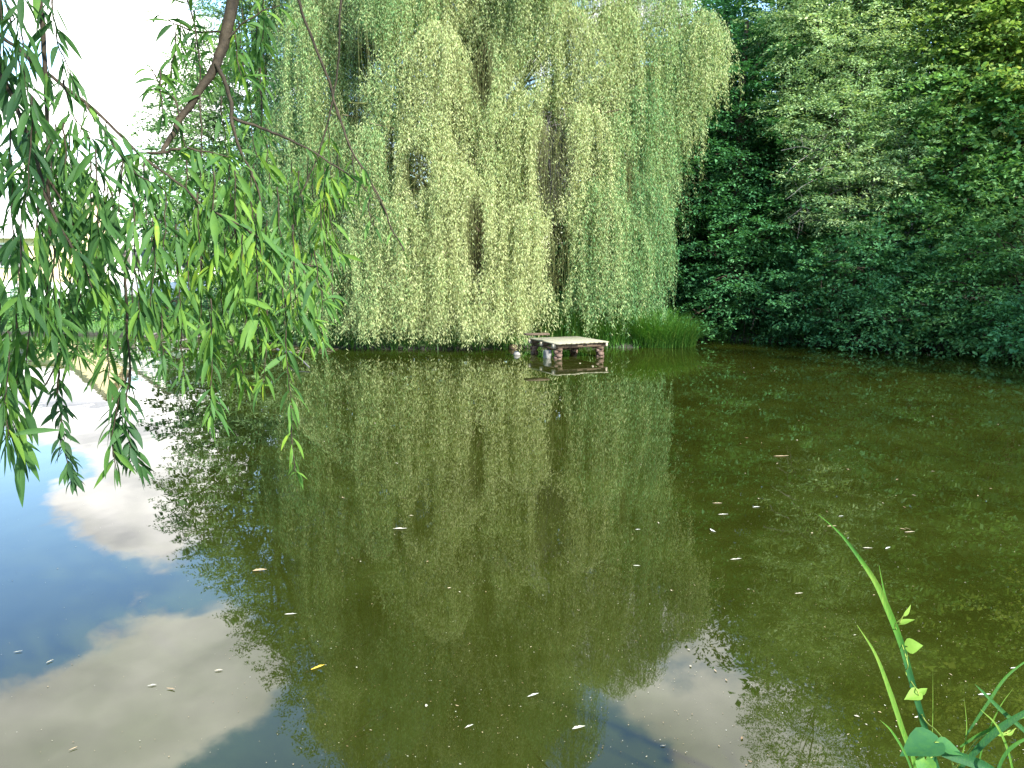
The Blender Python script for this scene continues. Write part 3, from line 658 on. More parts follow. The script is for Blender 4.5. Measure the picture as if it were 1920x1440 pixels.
# ------------------------------------------------------------------ wooden platform
ZD = .36
c0, c1, c2 = on_plane(1043, 644, ZD), on_plane(1141, 640, ZD), on_plane(971, 636.5, ZD)
ex = (c1 - c0); wX = np.linalg.norm(ex); ex /= wX
ey = np.array([-ex[1], ex[0], 0]); wY = 1.55
ANG = math.atan2(ex[1], ex[0]); AX = axes(ANG)
def dk(u, v, z): return c0 + ex * u + ey * v + np.array([0, 0, z - ZD])
M['plank'] = rough_mat('weathered_plank', (.145, .14, .095), (.34, .325, .225), 7, .85, .3, (1.5, 12, 4))
M['beam'] = rough_mat('darkened_beam', (.05, .036, .024), (.13, .095, .065), 9, .9, .4, (2, 9, 9))  # brown darkened to stand for shade under the deck; board and stone share it
M['lit_beam_end'] = rough_mat('pale_beam_end', (.22, .19, .14), (.4, .36, .28), 20, .85, .2)  # beam ends painted paler to stand for sun on them
M['brick'] = rough_mat('worn_brick', (.06, .04, .03), (.13, .085, .065), 11, .9, .5, c=(.24, .21, .16))
M['stone'] = rough_mat('pale_stone', (.10, .095, .085), (.26, .25, .225), 9, .9, .6)
deck = thing('wooden_platform', 'small weathered wooden platform on brick piers at the water edge', 'platform', dk(wX / 2, wY / 2, 0))
rng = np.random.default_rng(3)
mb = MB(); nP = 11; pw_ = wX / nP
for k in range(nP):
    e0, e1 = rng.uniform(-.05, .03), rng.uniform(-.03, .05)
    add_box(mb, dk((k + .5) * pw_, wY / 2 + (e0 + e1) / 2, ZD - .014 + rng.uniform(-.003, .003)), AX, (pw_ / 2 - .005, (wY + e1 - e0) / 2, .014))
mb.build('deck', M['plank'], deck)
for v, mt in ((.13, 'beam'), (wY / 2, 'beam'), (wY - .13, 'beam')):
    mb = MB(); add_box(mb, dk(wX / 2, v, ZD - .028 - .047), AX, (wX / 2 - .02, .045, .045), jitter=.003); o = mb.build('beam', M[mt], deck)
    mb = MB(); add_box(mb, dk(.0, v, ZD - .075), AX, (.03, .047, .045)); add_box(mb, dk(wX - .0, v, ZD - .075), AX, (.03, .047, .045)); mb.build('beam_end', M['lit_beam_end'], o)
for u in (.14, wX - .14):
    mb = MB(); add_box(mb, dk(u, wY / 2, ZD - .122 - .03), AX, (.035, wY / 2 - .03, .028)); mb.build('joist', M['beam'], deck)
for u, v in ((.1, .14), (wX - .16, .14), (.1, wY - .14), (wX - .16, wY - .14)):
    mb = MB(); z = ZD - .18; k = 0
    while z > -.25:
        add_box(mb, dk(u + rng.normal(0, .012), v + rng.normal(0, .012), z - .034), axes(ANG + rng.normal(0, .08) + (PI / 2 if k % 2 else 0)), (.082, .055, .034), jitter=.004); z -= .07; k += 1
    mb.build('brick_pier', M['brick'], deck)
mb = MB(); add_box(mb, dk(-.05, .34, .04), axes(ANG + .1), (.05, .1, .138), jitter=.008); mb.build('stone_prop', M['stone'], deck)
mb = MB(); add_box(mb, dk(wX * .45, wY * .55, .14), AX, (wX * .3, .03, .02)); mb.build('cross_brace', M['beam'], deck)
def rock(name, label, c, r, seed, mat, cat='stone', group=None):
    rng = np.random.default_rng(seed); nu, nv = 14, 9; V = []
    k = rng.normal(0, 1, (5, 3)) * 1.6; ph = rng.uniform(0, 6, 5)
    for j in range(nv):
        th = PI * (j + .02) / (nv - 1 + .04)
        for i in range(nu):
            a = 2 * PI * i / nu; u = np.array([math.sin(th) * math.cos(a), math.sin(th) * math.sin(a), math.cos(th)])
            V.append(np.array(r) * u * (1 + .13 * np.sum(np.sin(k @ u * 1.5 + ph)) / 2))
    Q = [[j * nu + i, (j + 1) * nu + i, (j + 1) * nu + (i + 1) % nu, j * nu + (i + 1) % nu] for j in range(nv - 1) for i in range(nu)]
    mb = MB(); mb.add(np.array(V), Q); o = mb.build(name, M[mat], smooth=True); o.location = tuple(c); return tag(o, label, cat, group)
rock('white_stone', 'rounded pale stone in the water left of the platform', on_plane(969, 664, .02), (.08, .075, .07), 1, 'stone')
rock('bank_stone', 'grey stone half hidden by strands behind the platform left corner', on_plane(962, 652, .04), (.12, .11, .08), 2, 'beam')
mb = MB(); a, b = on_plane(985, 627, .52), on_plane(1028, 626, .52)
add_box(mb, (a + b) / 2, axes(math.atan2((b - a)[1], (b - a)[0])), (np.linalg.norm(b - a) / 2, .12, .02)); tag(mb.build('loose_board', M['beam']), 'loose brown board on the bank behind the platform', 'board')

# ------------------------------------------------------------------ houses beyond the lawn
M['cream'] = rough_mat('cream_render', (.62, .52, .30), (.70, .60, .37), 3, .9, .1)
M['white'] = rough_mat('white_render', (.70, .68, .64), (.80, .78, .74), 3, .9, .1)
M['tile'] = rough_mat('pale_roof_tile', (.52, .49, .46), (.66, .62, .58), 5, .85, .5, (1, 1, 6))
M['glass'] = rough_mat('dark_window_glass', (.03, .035, .04), (.05, .055, .06), 2, .08, 0)
M['frame'] = rough_mat('white_window_frame', (.75, .75, .73), (.8, .8, .78), 5, .5, 0)
M['shutter'] = rough_mat('dark_shutter', (.08, .07, .065), (.13, .11, .1), 8, .7, 0)
def house(label, px0, px1, D, eave, ridge, depth, wall, wins, rot=.0, gable_front=False):
    a, b = at(px0, 545, D), at(px1, 545, D); w = b[0] - a[0]; cx = (a[0] + b[0]) / 2; z0 = float(ground_z(cx, D)) - .2
    root = thing('house', label, 'house', (cx, D + depth / 2, z0), 'houses beyond the lawn')
    # walls as a prism with gables (sides, or front when gable_front)
    hw, hd = w / 2, depth / 2; E, R = eave - z0, ridge - z0
    mb = MB(); V = [(-hw, -hd, 0), (hw, -hd, 0), (hw, hd, 0), (-hw, hd, 0), (-hw, -hd, E), (hw, -hd, E), (hw, hd, E), (-hw, hd, E)]
    Q = [(0, 1, 5, 4), (1, 2, 6, 5), (2, 3, 7, 6), (3, 0, 4, 7)]
    o_ = .45; sl = .16
    if gable_front:
        V += [(0, -hd, R), (0, hd, R)]; Q += [(4, 5, 8, 8), (6, 7, 9, 9)]
        k = (R - E) / hw; rf = [[(s * (hw + o_), -hd - o_, E - k * o_), (0, -hd - o_, R), (0, hd + o_, R), (s * (hw + o_), hd + o_, E - k * o_)] for s in (-1, 1)]
    else:
        V += [(-hw, 0, R), (hw, 0, R)]; Q += [(7, 4, 8, 8), (5, 6, 9, 9)]
        k = (R - E) / hd; rf = [[(-hw - o_, s * (hd + o_), E - k * o_), (-hw - o_, 0, R), (hw + o_, 0, R), (hw + o_, s * (hd + o_), E - k * o_)] for s in (-1, 1)]
    me = bpy.data.meshes.new('wall'); me.from_pydata(V, [], [tuple(dict.fromkeys(q)) for q in Q]); me.materials.append(M[wall])
    o = bpy.data.objects.new('wall', me); COL.objects.link(o); o.parent = root
    mb = MB()
    for f in rf:
        f = np.array(f); up = np.array([0, 0, sl]); V8 = np.concatenate([f + [0, 0, .02], f + up])
        mb.add(V8, [(0, 1, 2, 3), (4, 5, 6, 7), (0, 1, 5, 4), (1, 2, 6, 5), (2, 3, 7, 6), (3, 0, 4, 7)])
    ro = mb.build('roof', M['tile'], None); ro.parent = root
    mb = MB(); add_box(mb, (hw * .35, .8 if not gable_front else 1.5, R + .1), axes(0), (.3, .3, .9)); ch = mb.build('chimney', M['white'], None); ch.parent = ro
    for wx_, wz_, ww, wh, sh in wins:
        mb = MB(); y = -hd - .03
        for sxx in (-1, 1): add_box(mb, (wx_ + sxx * ww / 2, y, wz_), axes(0), (.05, .05, wh / 2 + .05))
        for szz in (-1, 1): add_box(mb, (wx_, y, wz_ + szz * wh / 2), axes(0), (ww / 2 - .052, .05, .05))
        add_box(mb, (wx_, y, wz_), axes(0), (.03, .045, wh / 2 - .052))
        fr = mb.build('window', M['frame'], None); fr.parent = root
        mb = MB(); add_box(mb, (wx_, -hd - .006, wz_), axes(0), (ww / 2 - .05, .012, wh / 2 - .05)); g = mb.build('pane', M['glass'], None); g.parent = fr
        if sh:
            for sxx in (-1, 1):
                mb = MB(); add_box(mb, (wx_ + sxx * (ww / 2 + .35), -hd - .03, wz_), axes(0), (.27, .025, wh / 2)); s_ = mb.build('shutter', M['shutter'], None); s_.parent = fr
    return root
house('cream rendered house with grey roof, seen through the hanging leaves at the left', -300, 110, 46, 4.0, 6.6, 8, 'cream', [(-3.6, 2.1, 1.1, 1.3, 1), (0, 2.1, 1.1, 1.3, 1), (3.6, 2.1, 1.1, 1.3, 1)])
house('white gabled house right of the cream house, behind the leaves', 200, 420, 50, 3.3, 6.0, 9, 'white', [(-1.4, 1.9, 1.2, 1.3, 1), (1.6, 1.9, 1.0, 1.2, 0), (0, 4.1, .8, .9, 0)], gable_front=True)
# low garden wall and its hedge in front of the houses
mb = MB(); a, b = at(-60, 540, 38), at(420, 540, 38)
for k in range(12):
    p = a + (b - a) * (k + .5) / 12; add_box(mb, (p[0], p[1], float(ground_z(p[0], p[1])) + .3), axes(0), ((b - a)[0] / 24 - .004, .12, .45 + .004 * (k % 2)))
tag(mb.build('garden_wall', M['white']), 'low pale garden wall in front of the houses', 'wall')

# ------------------------------------------------------------------ floating leaves and specks
M['float'] = leaf_mat('floating_leaf', [(0, (.16, .10, .05)), (.35, (.34, .26, .15)), (.7, (.45, .44, .36)), (.9, (.62, .62, .56)), (1, (.6, .42, .05))], .1, .5)
def float_leaf(px, py, L, ang, tint, label, curl=.12, wr=.24, group='leaves floating on the pond'):
    L = L * .7; tint = tint * .88 if tint < .97 else tint; c = on_plane(px, py, .004); seg = 9; t = np.linspace(0, 1, seg); frng = np.random.default_rng(int(px * 7 + py))
    w = L * wr * frng.uniform(.6, 1.25, seg) * np.sin(PI * np.clip(t, .02, .98)) ** .8 * .5
    h = np.array([math.cos(ang), math.sin(ang), 0]); s = np.array([-h[1], h[0], 0])
    mid = (t - .5)[:, None] * L * h + (.07 * L * np.sin(t * 3))[:, None] * s
    z = curl * L * ((t - .45) ** 2) * 1.6
    V = np.stack([mid + s * w[:, None], mid, mid - s * w[:, None]], 1)
    V[:, 0, 2] += z + w * .35; V[:, 1, 2] += z; V[:, 2, 2] += z + w * .35
    Q = [[k * 3 + j, k * 3 + j + 1, k * 3 + j + 4, k * 3 + j + 3] for k in range(seg - 1) for j in range(2)]
    mb = MB(); mb.add(V, Q, tint); o = mb.build('floating_leaf', M['float'], smooth=True); o.location = tuple(c)
    return tag(o, label, 'leaf', group)
NAMED = [(750, 992, .16, .02, .72, 'long pale leaf floating flat in the willow reflection'), (487, 1070, .13, .25, .35, 'brown tongue shaped leaf floating by the left tree reflection', .1, .5), (596, 1252, .11, .7, 1, 'yellow leaf floating near the bottom left of the willow reflection'),
         (1000, 1304, .09, .5, .86, 'white curled leaf at the foot of the willow reflection'), (880, 1362, .06, .6, .8, 'small white leaf left of the pair at the bottom'), (1085, 1365, .09, .35, .74, 'pale broken leaf near the bottom middle', .1, .35),
         (1337, 995, .11, 1.9, .9, 'white oval leaf lying crosswise right of the willow reflection'), (1345, 944, .12, -.1, .45, 'tan leaf topmost of the trio right of the willow reflection'), (1356, 965, .12, .05, .78, 'pale leaf in the middle of the trio right of the willow reflection'),
         (1418, 951, .1, .2, .88, 'bright white leaf beside the trio of leaves'), (1465, 856, .24, .02, .38, 'long tan leaf far out in the right water'), (1380, 1049, .12, .2, .7, 'pale leaf with a reddish stalk right of centre'),
         (1665, 1028, .09, .6, .9, 'white leaf right of the tall reed tip'), (1627, 1028, .1, -.15, .66, 'grey leaf right beside the tall reed tip'), (1560, 987, .11, .1, .4, 'tan leaf behind the tip of the tall reed'),
         (1577, 968, .07, .3, .88, 'small white leaf above the reed tip'), (1706, 998, .12, .1, .5, 'thin tan leaf above and right of the reed'), (1846, 1303, .09, .05, .95, 'white leaf caught beside the right hand reed blade'),
         (1902, 1253, .06, .1, .8, 'pale leaf at the right edge above the crossing blades'), (1498, 1113, .08, .15, .62, 'pale leaf left of the tall reed'), (1196, 993, .06, .05, .88, 'white leaf on the right rim of the willow reflection'),
         (1194, 1061, .07, -.2, .78, 'pale bent leaf below the white leaf of the willow reflection rim'), (1140, 698, .1, .1, .5, 'leaf beside the platform reflection'), (285, 1285, .06, .3, .8, 'white fleck of leaf on the cloud reflection'),
         (137, 1404, .05, .8, .4, 'brown fleck of leaf near the bottom left corner'), (34, 1222, .06, .4, .75, 'pale torn leaf on the blue reflection at the left edge'), (94, 1240, .06, 1.1, .6, 'small dark and white leaf on the blue reflection'),
         (320, 1292, .07, -.3, .25, 'thin brown leaf on the cloud reflection'), (410, 1257, .06, .2, .6, 'tiny pale leaf on the cloud reflection by the tree tops'), (545, 1152, .1, .1, .8, 'pale narrow leaf near the sky gap of the left tree reflection')]
for r in NAMED: float_leaf(*r)
rng = np.random.default_rng(17)
k = 0
while k < 120:                               # like leaves nothing tells apart
    px = rng.uniform(1150, 1920) if rng.random() < .72 else rng.uniform(560, 1180); py = 680 + 760 * rng.random() ** 1.25
    p = on_plane(px, py)
    if shore_dist(np.array([p[0]]), np.array([p[1]]))[0] > -.4: continue
    near = py > 1000
    float_leaf(px, py, rng.uniform(.012, .035) if near else rng.uniform(.025, .07), rng.uniform(-PI, PI), float(np.clip(rng.normal(.42, .22), .05, .9)), 'tiny pale leaf or petal adrift on the olive water', rng.uniform(.02, .2), rng.uniform(.2, .6), 'tiny leaves and petals adrift on the pond')
    k += 1
mb = MB(); n = 3600                           # pollen and seed fluff, uncountable
px = rng.uniform(0, 1920, n); py = 672 + 770 * rng.random(n) ** 1.1
P = np.array([on_plane(a, b, .003) for a, b in zip(px, py)]); d = shore_dist(P[:, 0], P[:, 1])
keep = (d < -.15) & ((px > 560) | (rng.random(n) < .3)); P = P[keep]; n = len(P)
add_leaves(mb, P, np.stack([rng.normal(0, 1, n), rng.normal(0, 1, n), np.zeros(n)], -1), np.tile([0, 0, 1.], (n, 1)), np.minimum(rng.lognormal(-5.5, .5, n), .02), np.minimum(rng.lognormal(-5.6, .45, n), .014), np.clip(rng.normal(.35, .25, n), 0, .9))
tag(mb.build('pollen_specks', M['float']), 'pale specks of pollen and fluff strewn over the water', 'specks', kind='stuff')

# ------------------------------------------------------------------ the tree overhead, its hanging leafy twigs
HB = np.array([-4.6, -.6, 0.]); HB[2] = float(ground_z(HB[0], HB[1]))
hang = thing('overhanging_willow', 'narrow leaved willow whose leafy twigs hang in front of the pond at the left', 'tree', HB)
rng = np.random.default_rng(42)
ht = wobble(spline([HB - [0, 0, .3], HB + [.1, 0, 1.6], HB + [.5, .3, 3.4], HB + [.9, .7, 5.2]], 14), .03, rng)
mb = MB(); add_tubes(mb, ht, np.linspace(.3, .14, 14), 10); mb.build('trunk', M['bark'], hang, True)

def long_leaves(mb, P, d, n, L, W, tint, bend):
    """lance shaped leaves with a folded midrib, bending down to a tip"""
    N = len(P); seg = 7; t = np.linspace(0, 1, seg)
    prof = np.array([.06, .55, .95, 1, .8, .45, .03])
    C = np.empty((N, seg, 3)); C[:, 0] = P; dd = norm(d); T = np.empty((N, seg, 3)); T[:, 0] = dd
    for k in range(1, seg):
        dd = norm(dd + np.array([0, 0, -1.]) * (bend / seg)[:, None]); C[:, k] = C[:, k - 1] + dd * (L / (seg - 1))[:, None]; T[:, k] = dd
    s = norm(np.cross(T, n[:, None])); up = np.cross(s, T)
    w = (W[:, None] * prof * .5)[..., None]
    V = np.stack([C + s * w + up * w * .35, C, C - s * w + up * w * .35], 2)
    i = np.arange(N)[:, None, None] * seg * 3; k = np.arange(seg - 1)[None, :, None] * 3; j = np.arange(2)[None, None]
    Q = np.stack([i + k + j, i + k + j + 1, i + k + j + 4, i + k + j + 3], -1).reshape(-1, 4)
    mb.add(V.reshape(-1, 3), Q, np.repeat(tint, seg * 3))

def twig(pts, D, r0, r1, nleaf=0, LL=.11, tint=.5, t0=.15, name='leafy_twig', parent=None, D1=None, spread=1.0, wr=.125, r_end=None):
    """a twig along pixel points at its own distance; leaves alternate along it"""
    Ds = np.linspace(D, D if D1 is None else D1, len(pts))
    p = np.array([at(x, y, d_) for (x, y), d_ in zip(pts, Ds)])
    m_ = max(10, 5 * len(pts)); c = wobble(spline(p, m_), .004, rng)
    mb = MB(); add_tubes(mb, c, np.linspace(r0, r1, m_), 7 if r0 > .006 else 5)
    o = mb.build(name, M['twig'], parent or hang, True)
    if nleaf:
        nleaf = int(nleaf * 1.5); LL = LL * rng.uniform(.85, 1.3); spread *= 1.35
        tt = t0 + (1.0 - t0) * (np.arange(nleaf) + rng.uniform(.1, .9, nleaf)) / nleaf
        f = tt * (m_ - 1.001); i = f.astype(int); P = c[i] + (c[i + 1] - c[i]) * (f - i)[:, None]; T = norm(c[i + 1] - c[i])
        az = rng.uniform(0, 2 * PI, nleaf); rad = np.stack([np.cos(az), np.sin(az) * .8, np.zeros(nleaf)], -1)
        d = T * .75 + rad * spread * rng.uniform(.45, 1.15, (nleaf, 1)) + np.array([0, 0, -.15]) + rng.normal(0, .2, (nleaf, 3)); d[-1] = T[-1]
        n = rng.normal(0, 1, (nleaf, 3)) * [1, .7, .5] + [0, -.5, .6]
        L = LL * rng.uniform(.6, 1.2, nleaf) * np.where(tt > .93, .7, 1)
        tn = np.clip(rng.normal(tint, .17, nleaf), 0, .93); tn[rng.random(nleaf) < .0025] = 1
        mb = MB(); long_leaves(mb, P, d, n, L, L * wr * rng.uniform(.9, 1.4, nleaf), tn, rng.uniform(.2, 2.4, nleaf))
        mb.build('leaves', M['hang'], o, True)
    return o

# unseen crown above and behind the camera, lobes placed to shade water and twigs
mb = MB(); lob = [(1, 1.3, 7.4, 1.9), (-1.2, 2.6, 7.4, 1.8), (-3.2, 4.2, 7.8, 1.9), (-2.6, 1.2, 7.6, 1.9), (-4.6, 1.8, 7, 1.8), (-5.6, 4.6, 7.6, 1.8), (-4.6, -.8, 8, 2.2), (-.6, -.8, 8, 2.0), (.8, -3.4, 7.6, 1.5), (-5.6, 7.2, 8.4, 1.8), (-8, 6.4, 8, 2), (-7, 1.5, 7.2, 1.9), (-6.6, -2, 7, 2)]
P_, D_, T_ = lobe_sprays(rng, lob, 4.0, .9); sprays_to_leaves(mb, rng, P_, D_, T_, 26, .9, .2, .06, .5, .4); mb.build('crown', M['hang'], hang)
for l in lob:
    mb = MB(); a_ = ht[rng.integers(9, 14)]; b_ = np.array(l[:3]); add_tubes(mb, wobble(spline([a_, (a_ + b_) / 2 + [0, 0, .5], b_], 9), .04, rng), np.linspace(.035, .012, 9), 6); mb.build('bough', M['bark'], hang, True)
# limbs overhead carrying the boughs
def limb3(pts, r0, r1):
    mb = MB(); c = wobble(spline(pts, 16), .02, rng); add_tubes(mb, c, np.linspace(r0, r1, 16), 8); return mb.build('bough', M['bark'], hang, True)
topA = at(452, -90, 2.9)
limb3([ht[12], HB + [2.2, 2.2, 5.3], topA + [-.5, -.3, 1.6], topA], .10, .03)
limb3([ht[10], HB + [1.4, 2.4, 4.6], at(120, -420, 2.4), at(70, -90, 2.3)], .07, .012)
limb3([ht[13], HB + [3.2, 2.2, 5.4], at(620, -420, 3.0), at(600, -60, 2.9)], .07, .008)
limb3([ht[11], HB + [1.0, 2.0, 4.4], at(-320, -160, 2.2), at(-160, -20, 2.2)], .05, .012)
# thick dark branch and its forks
main = twig([(452, -90), (437, 10), (415, 85), (405, 125), (375, 170), (335, 230), (312, 270), (303, 286)], 2.9, .023, .006, name='branch', D1=2.7)
twig([(405, 120), (428, 170), (436, 220), (442, 262), (465, 315), (482, 352), (490, 420)], 2.8, .008, .0025, 7, t0=.55, LL=.12, D1=2.8)
twig([(436, 220), (500, 245), (565, 272), (640, 318), (690, 360)], 2.8, .006, .002, 10, t0=.5, LL=.08, D1=3.0)
twig([(303, 286), (340, 278), (390, 284), (440, 300)], 2.7, .005, .002, 14, t0=.1, LL=.13, tint=.6)
twig([(303, 286), (260, 288), (225, 305)], 2.7, .005, .002, 8, t0=.2, LL=.11)
twig([(335, 230), (330, 190), (300, 160), (285, 130)], 2.75, .004, .002, 12, t0=.2, LL=.11, tint=.55)
twig([(372, 175), (372, 110), (362, 40), (345, -30)], 2.8, .003, .003, 16, t0=.1, LL=.1, tint=.55)
twig([(425, 62), (370, 58), (330, 45), (285, 12)], 2.85, .004, .0015, 12, t0=.25, LL=.11, tint=.5)
twig([(415, 85), (450, 50), (490, 22), (530, 10)], 2.85, .004, .0015, 10, t0=.3, LL=.1, tint=.6)
twig([(375, 175), (378, 300), (368, 380), (360, 432)], 2.7, .003, .0015, 7, t0=.3, LL=.12)
# two long bare twigs crossing the willow
twig([(545, -40), (575, 50), (610, 130), (628, 195), (655, 270), (700, 350), (728, 410), (756, 470)], 2.9, .0055, .0025, 7, t0=.6, LL=.075)
twig([(640, -40), (637, 60), (625, 180), (600, 280), (575, 345), (562, 370)], 2.95, .0045, .002)
twig([(628, 195), (660, 285), (690, 330), (722, 400)], 2.9, .003, .0015, 4, t0=.5, LL=.07)
# long twigs at the left, shade put into their lower tints
twig([(72, -60), (78, 40), (85, 140), (88, 300), (92, 420), (86, 590)], 2.3, .008, .0035, 16, t0=.05, LL=.11, tint=.35)
twig([(-60, 20), (0, 66), (60, 118), (160, 195), (260, 285), (340, 350), (390, 395), (440, 418), (500, 455), (560, 492), (598, 502)], 2.3, .006, .002, 40, t0=.12, LL=.11, tint=.5, D1=2.8)
twig([(-60, 60), (5, 150), (45, 240), (75, 320), (110, 420), (140, 470), (165, 500)], 2.2, .007, .003, 22, t0=.1, LL=.11, tint=.4)
twig([(10, 0), (35, 130), (60, 280), (70, 360)], 2.4, .003, .0015, 22, LL=.11, tint=.3)
twig([(160, 190), (205, 260), (250, 320), (300, 350)], 2.35, .004, .0018, 22, t0=.0, LL=.1, tint=.4)
twig([(90, 330), (130, 400), (150, 470), (175, 540)], 2.3, .004, .0018, 18, t0=.1, LL=.1)
twig([(235, 500), (238, 600), (242, 700), (225, 790)], 2.5, .0055, .002, 14, t0=.35, LL=.085, tint=.3)
twig([(165, 470), (150, 560), (118, 650), (85, 725), (62, 765)], 2.5, .0045, .002, 8, t0=.3, LL=.08)
twig([(108, 680), (112, 760), (120, 840), (142, 910)], 2.5, .004, .0012, 44, t0=.12, LL=.068, tint=.08, spread=1.5, wr=.19)
twig([(242, 700), (236, 780), (245, 840), (262, 885)], 2.5, .003, .0012, 26, t0=.1, LL=.066, tint=.1, spread=1.4, wr=.19)
twig([(240, 700), (218, 770), (210, 830), (218, 880)], 2.45, .003, .0012, 20, t0=.1, LL=.09, tint=.5)
# hanging leafy ends: x, y top, y end, dx, distance, leaves, leaf length, tint (shade painted in at the left)
ENDS = [(30, 560, 905, 5, 2.2, 24, .12, .5), (-5, 480, 880, 20, 2.2, 22, .12, .45), (60, 500, 760, -15, 2.3, 18, .11, .5), (130, 520, 700, 20, 2.4, 14, .1, .5), (395, 560, 825, 5, 2.6, 24, .12, .66),
        (430, 520, 740, 15, 2.7, 18, .11, .72), (535, 560, 800, 10, 2.7, 20, .11, .62), (545, 760, 930, 14, 2.7, 12, .085, .8), (380, 480, 700, -10, 2.6, 20, .11, .62), (330, 420, 660, 10, 2.5, 20, .11, .6), (290, 400, 620, -8, 2.5, 20, .11, .55),
        (250, 380, 640, 12, 2.45, 20, .11, .5), (210, 360, 560, -8, 2.4, 20, .11, .45), (180, 280, 480, 8, 2.35, 20, .11, .4), (440, 320, 600, 10, 2.7, 20, .12, .68), (480, 400, 640, 8, 2.75, 18, .12, .66), (520, 350, 480, 10, 2.8, 8, .11, .45),
        (550, 420, 640, 10, 2.85, 10, .12, .55), (590, 470, 600, 22, 2.85, 8, .11, .6), (400, 320, 540, 6, 2.65, 18, .12, .66), (350, 300, 480, -6, 2.6, 18, .11, .6), (120, 230, 460, 10, 2.3, 22, .11, .35), (60, 180, 420, -12, 2.25, 22, .11, .3),
        (20, 240, 520, 8, 2.2, 22, .115, .35), (0, 100, 360, -12, 2.15, 20, .115, .28), (40, -40, 220, 10, 2.25, 22, .11, .25), (0, -60, 180, 12, 2.15, 20, .11, .22), (95, -30, 190, 40, 2.35, 13, .1, .25), (120, 150, 300, 60, 2.4, 16, .1, .4),
        (70, 380, 640, 14, 2.3, 20, .11, .5), (150, 420, 640, -10, 2.4, 18, .11, .5), (15, 620, 800, -8, 2.25, 16, .11, .5), (200, 520, 760, 6, 2.45, 16, .1, .55), (300, 560, 720, 10, 2.55, 14, .1, .5), (340, 560, 760, 5, 2.6, 12, .1, .6),
        (460, 560, 720, 12, 2.75, 12, .1, .66), (500, 580, 760, -6, 2.75, 12, .1, .6), (420, 440, 650, -6, 2.7, 18, .11, .7), (370, 360, 560, 10, 2.6, 18, .11, .62), (270, 300, 460, 10, 2.45, 16, .1, .5), (230, 290, 440, -10, 2.4, 16, .1, .45),
        (170, 300, 420, 30, 2.4, 14, .1, .42), (310, 340, 520, -4, 2.5, 16, .1, .52), (100, 460, 660, 6, 2.35, 16, .1, .5), (40, 420, 600, -6, 2.25, 16, .11, .45), (455, 440, 600, -12, 2.7, 14, .11, .7), (5, 700, 860, 14, 2.2, 12, .11, .55),
        (430, 300, 470, 20, 2.9, 16, .1, .7), (470, 330, 520, 16, 2.9, 16, .1, .75), (500, 420, 580, 20, 3.0, 14, .1, .72), (540, 470, 620, 10, 3.0, 12, .095, .7), (390, 600, 700, 6, 2.8, 12, .1, .75), (450, 620, 760, 14, 2.9, 12, .09, .72), (350, 430, 620, 12, 2.8, 16, .1, .7),
        (570, 500, 640, 14, 2.9, 12, .1, .62), (300, 470, 640, -12, 2.7, 14, .1, .6), (250, 520, 690, 4, 2.6, 14, .1, .6), (480, 500, 680, 6, 2.85, 14, .1, .75), (110, 560, 700, 10, 2.4, 12, .1, .55), (340, 200, 330, 14, 2.8, 12, .09, .55), (300, 130, 260, 10, 2.8, 12, .09, .5), (415, 180, 330, 14, 2.9, 12, .09, .62),
        (560, 320, 430, 16, 3.1, 12, .085, .68), (600, 380, 520, 14, 3.1, 12, .085, .66), (530, 520, 690, 6, 3.0, 12, .09, .72), (620, 460, 600, 8, 3.1, 9, .085, .6), (470, 200, 330, 14, 3.0, 12, .085, .6), (500, 270, 390, 10, 3.0, 12, .085, .66), (440, 60, 180, 20, 3.0, 12, .08, .6), (330, 60, 190, -16, 2.9, 12, .085, .5), (580, 540, 660, 12, 3.1, 9, .08, .66), (660, 290, 400, 14, 3.1, 8, .075, .6), (690, 360, 450, 14, 3.1, 7, .07, .6)]
for _ in range(34):                          # finer sprays farther out, veiling the willow's left side
    x = rng.uniform(330, 640); y0 = rng.uniform(235, 520); ENDS.append((x, y0, y0 + rng.uniform(110, 230), rng.normal(8, 12), rng.uniform(3.2, 4.0), 15, .1, rng.uniform(.5, .82)))
for _ in range(22):                          # more drooping sprays over the left shore and houses
    x = rng.uniform(40, 310); y0 = 150 + .55 * x + rng.uniform(0, 190); ENDS.append((x, y0, y0 + rng.uniform(130, 240), rng.normal(6, 14), rng.uniform(2.5, 3.2), 15, .095, rng.uniform(.35, .65)))
for _ in range(13):
    x = rng.uniform(310, 500); y0 = rng.uniform(-20, 170); ENDS.append((x, y0, y0 + rng.uniform(110, 190), rng.normal(4, 16), rng.uniform(3.1, 3.7), 13, .09, rng.uniform(.4, .7)))
for x, y0, y1, dx, D, nlf, LL, tn in ENDS:
    twig([(x, y0), (x + dx * .2, y0 + (y1 - y0) * .35), (x + dx * .7, y0 + (y1 - y0) * .7), (x + dx, y1 - 40)], D + rng.uniform(-.15, .15), .0028, .001, nlf, LL, tn, t0=0)

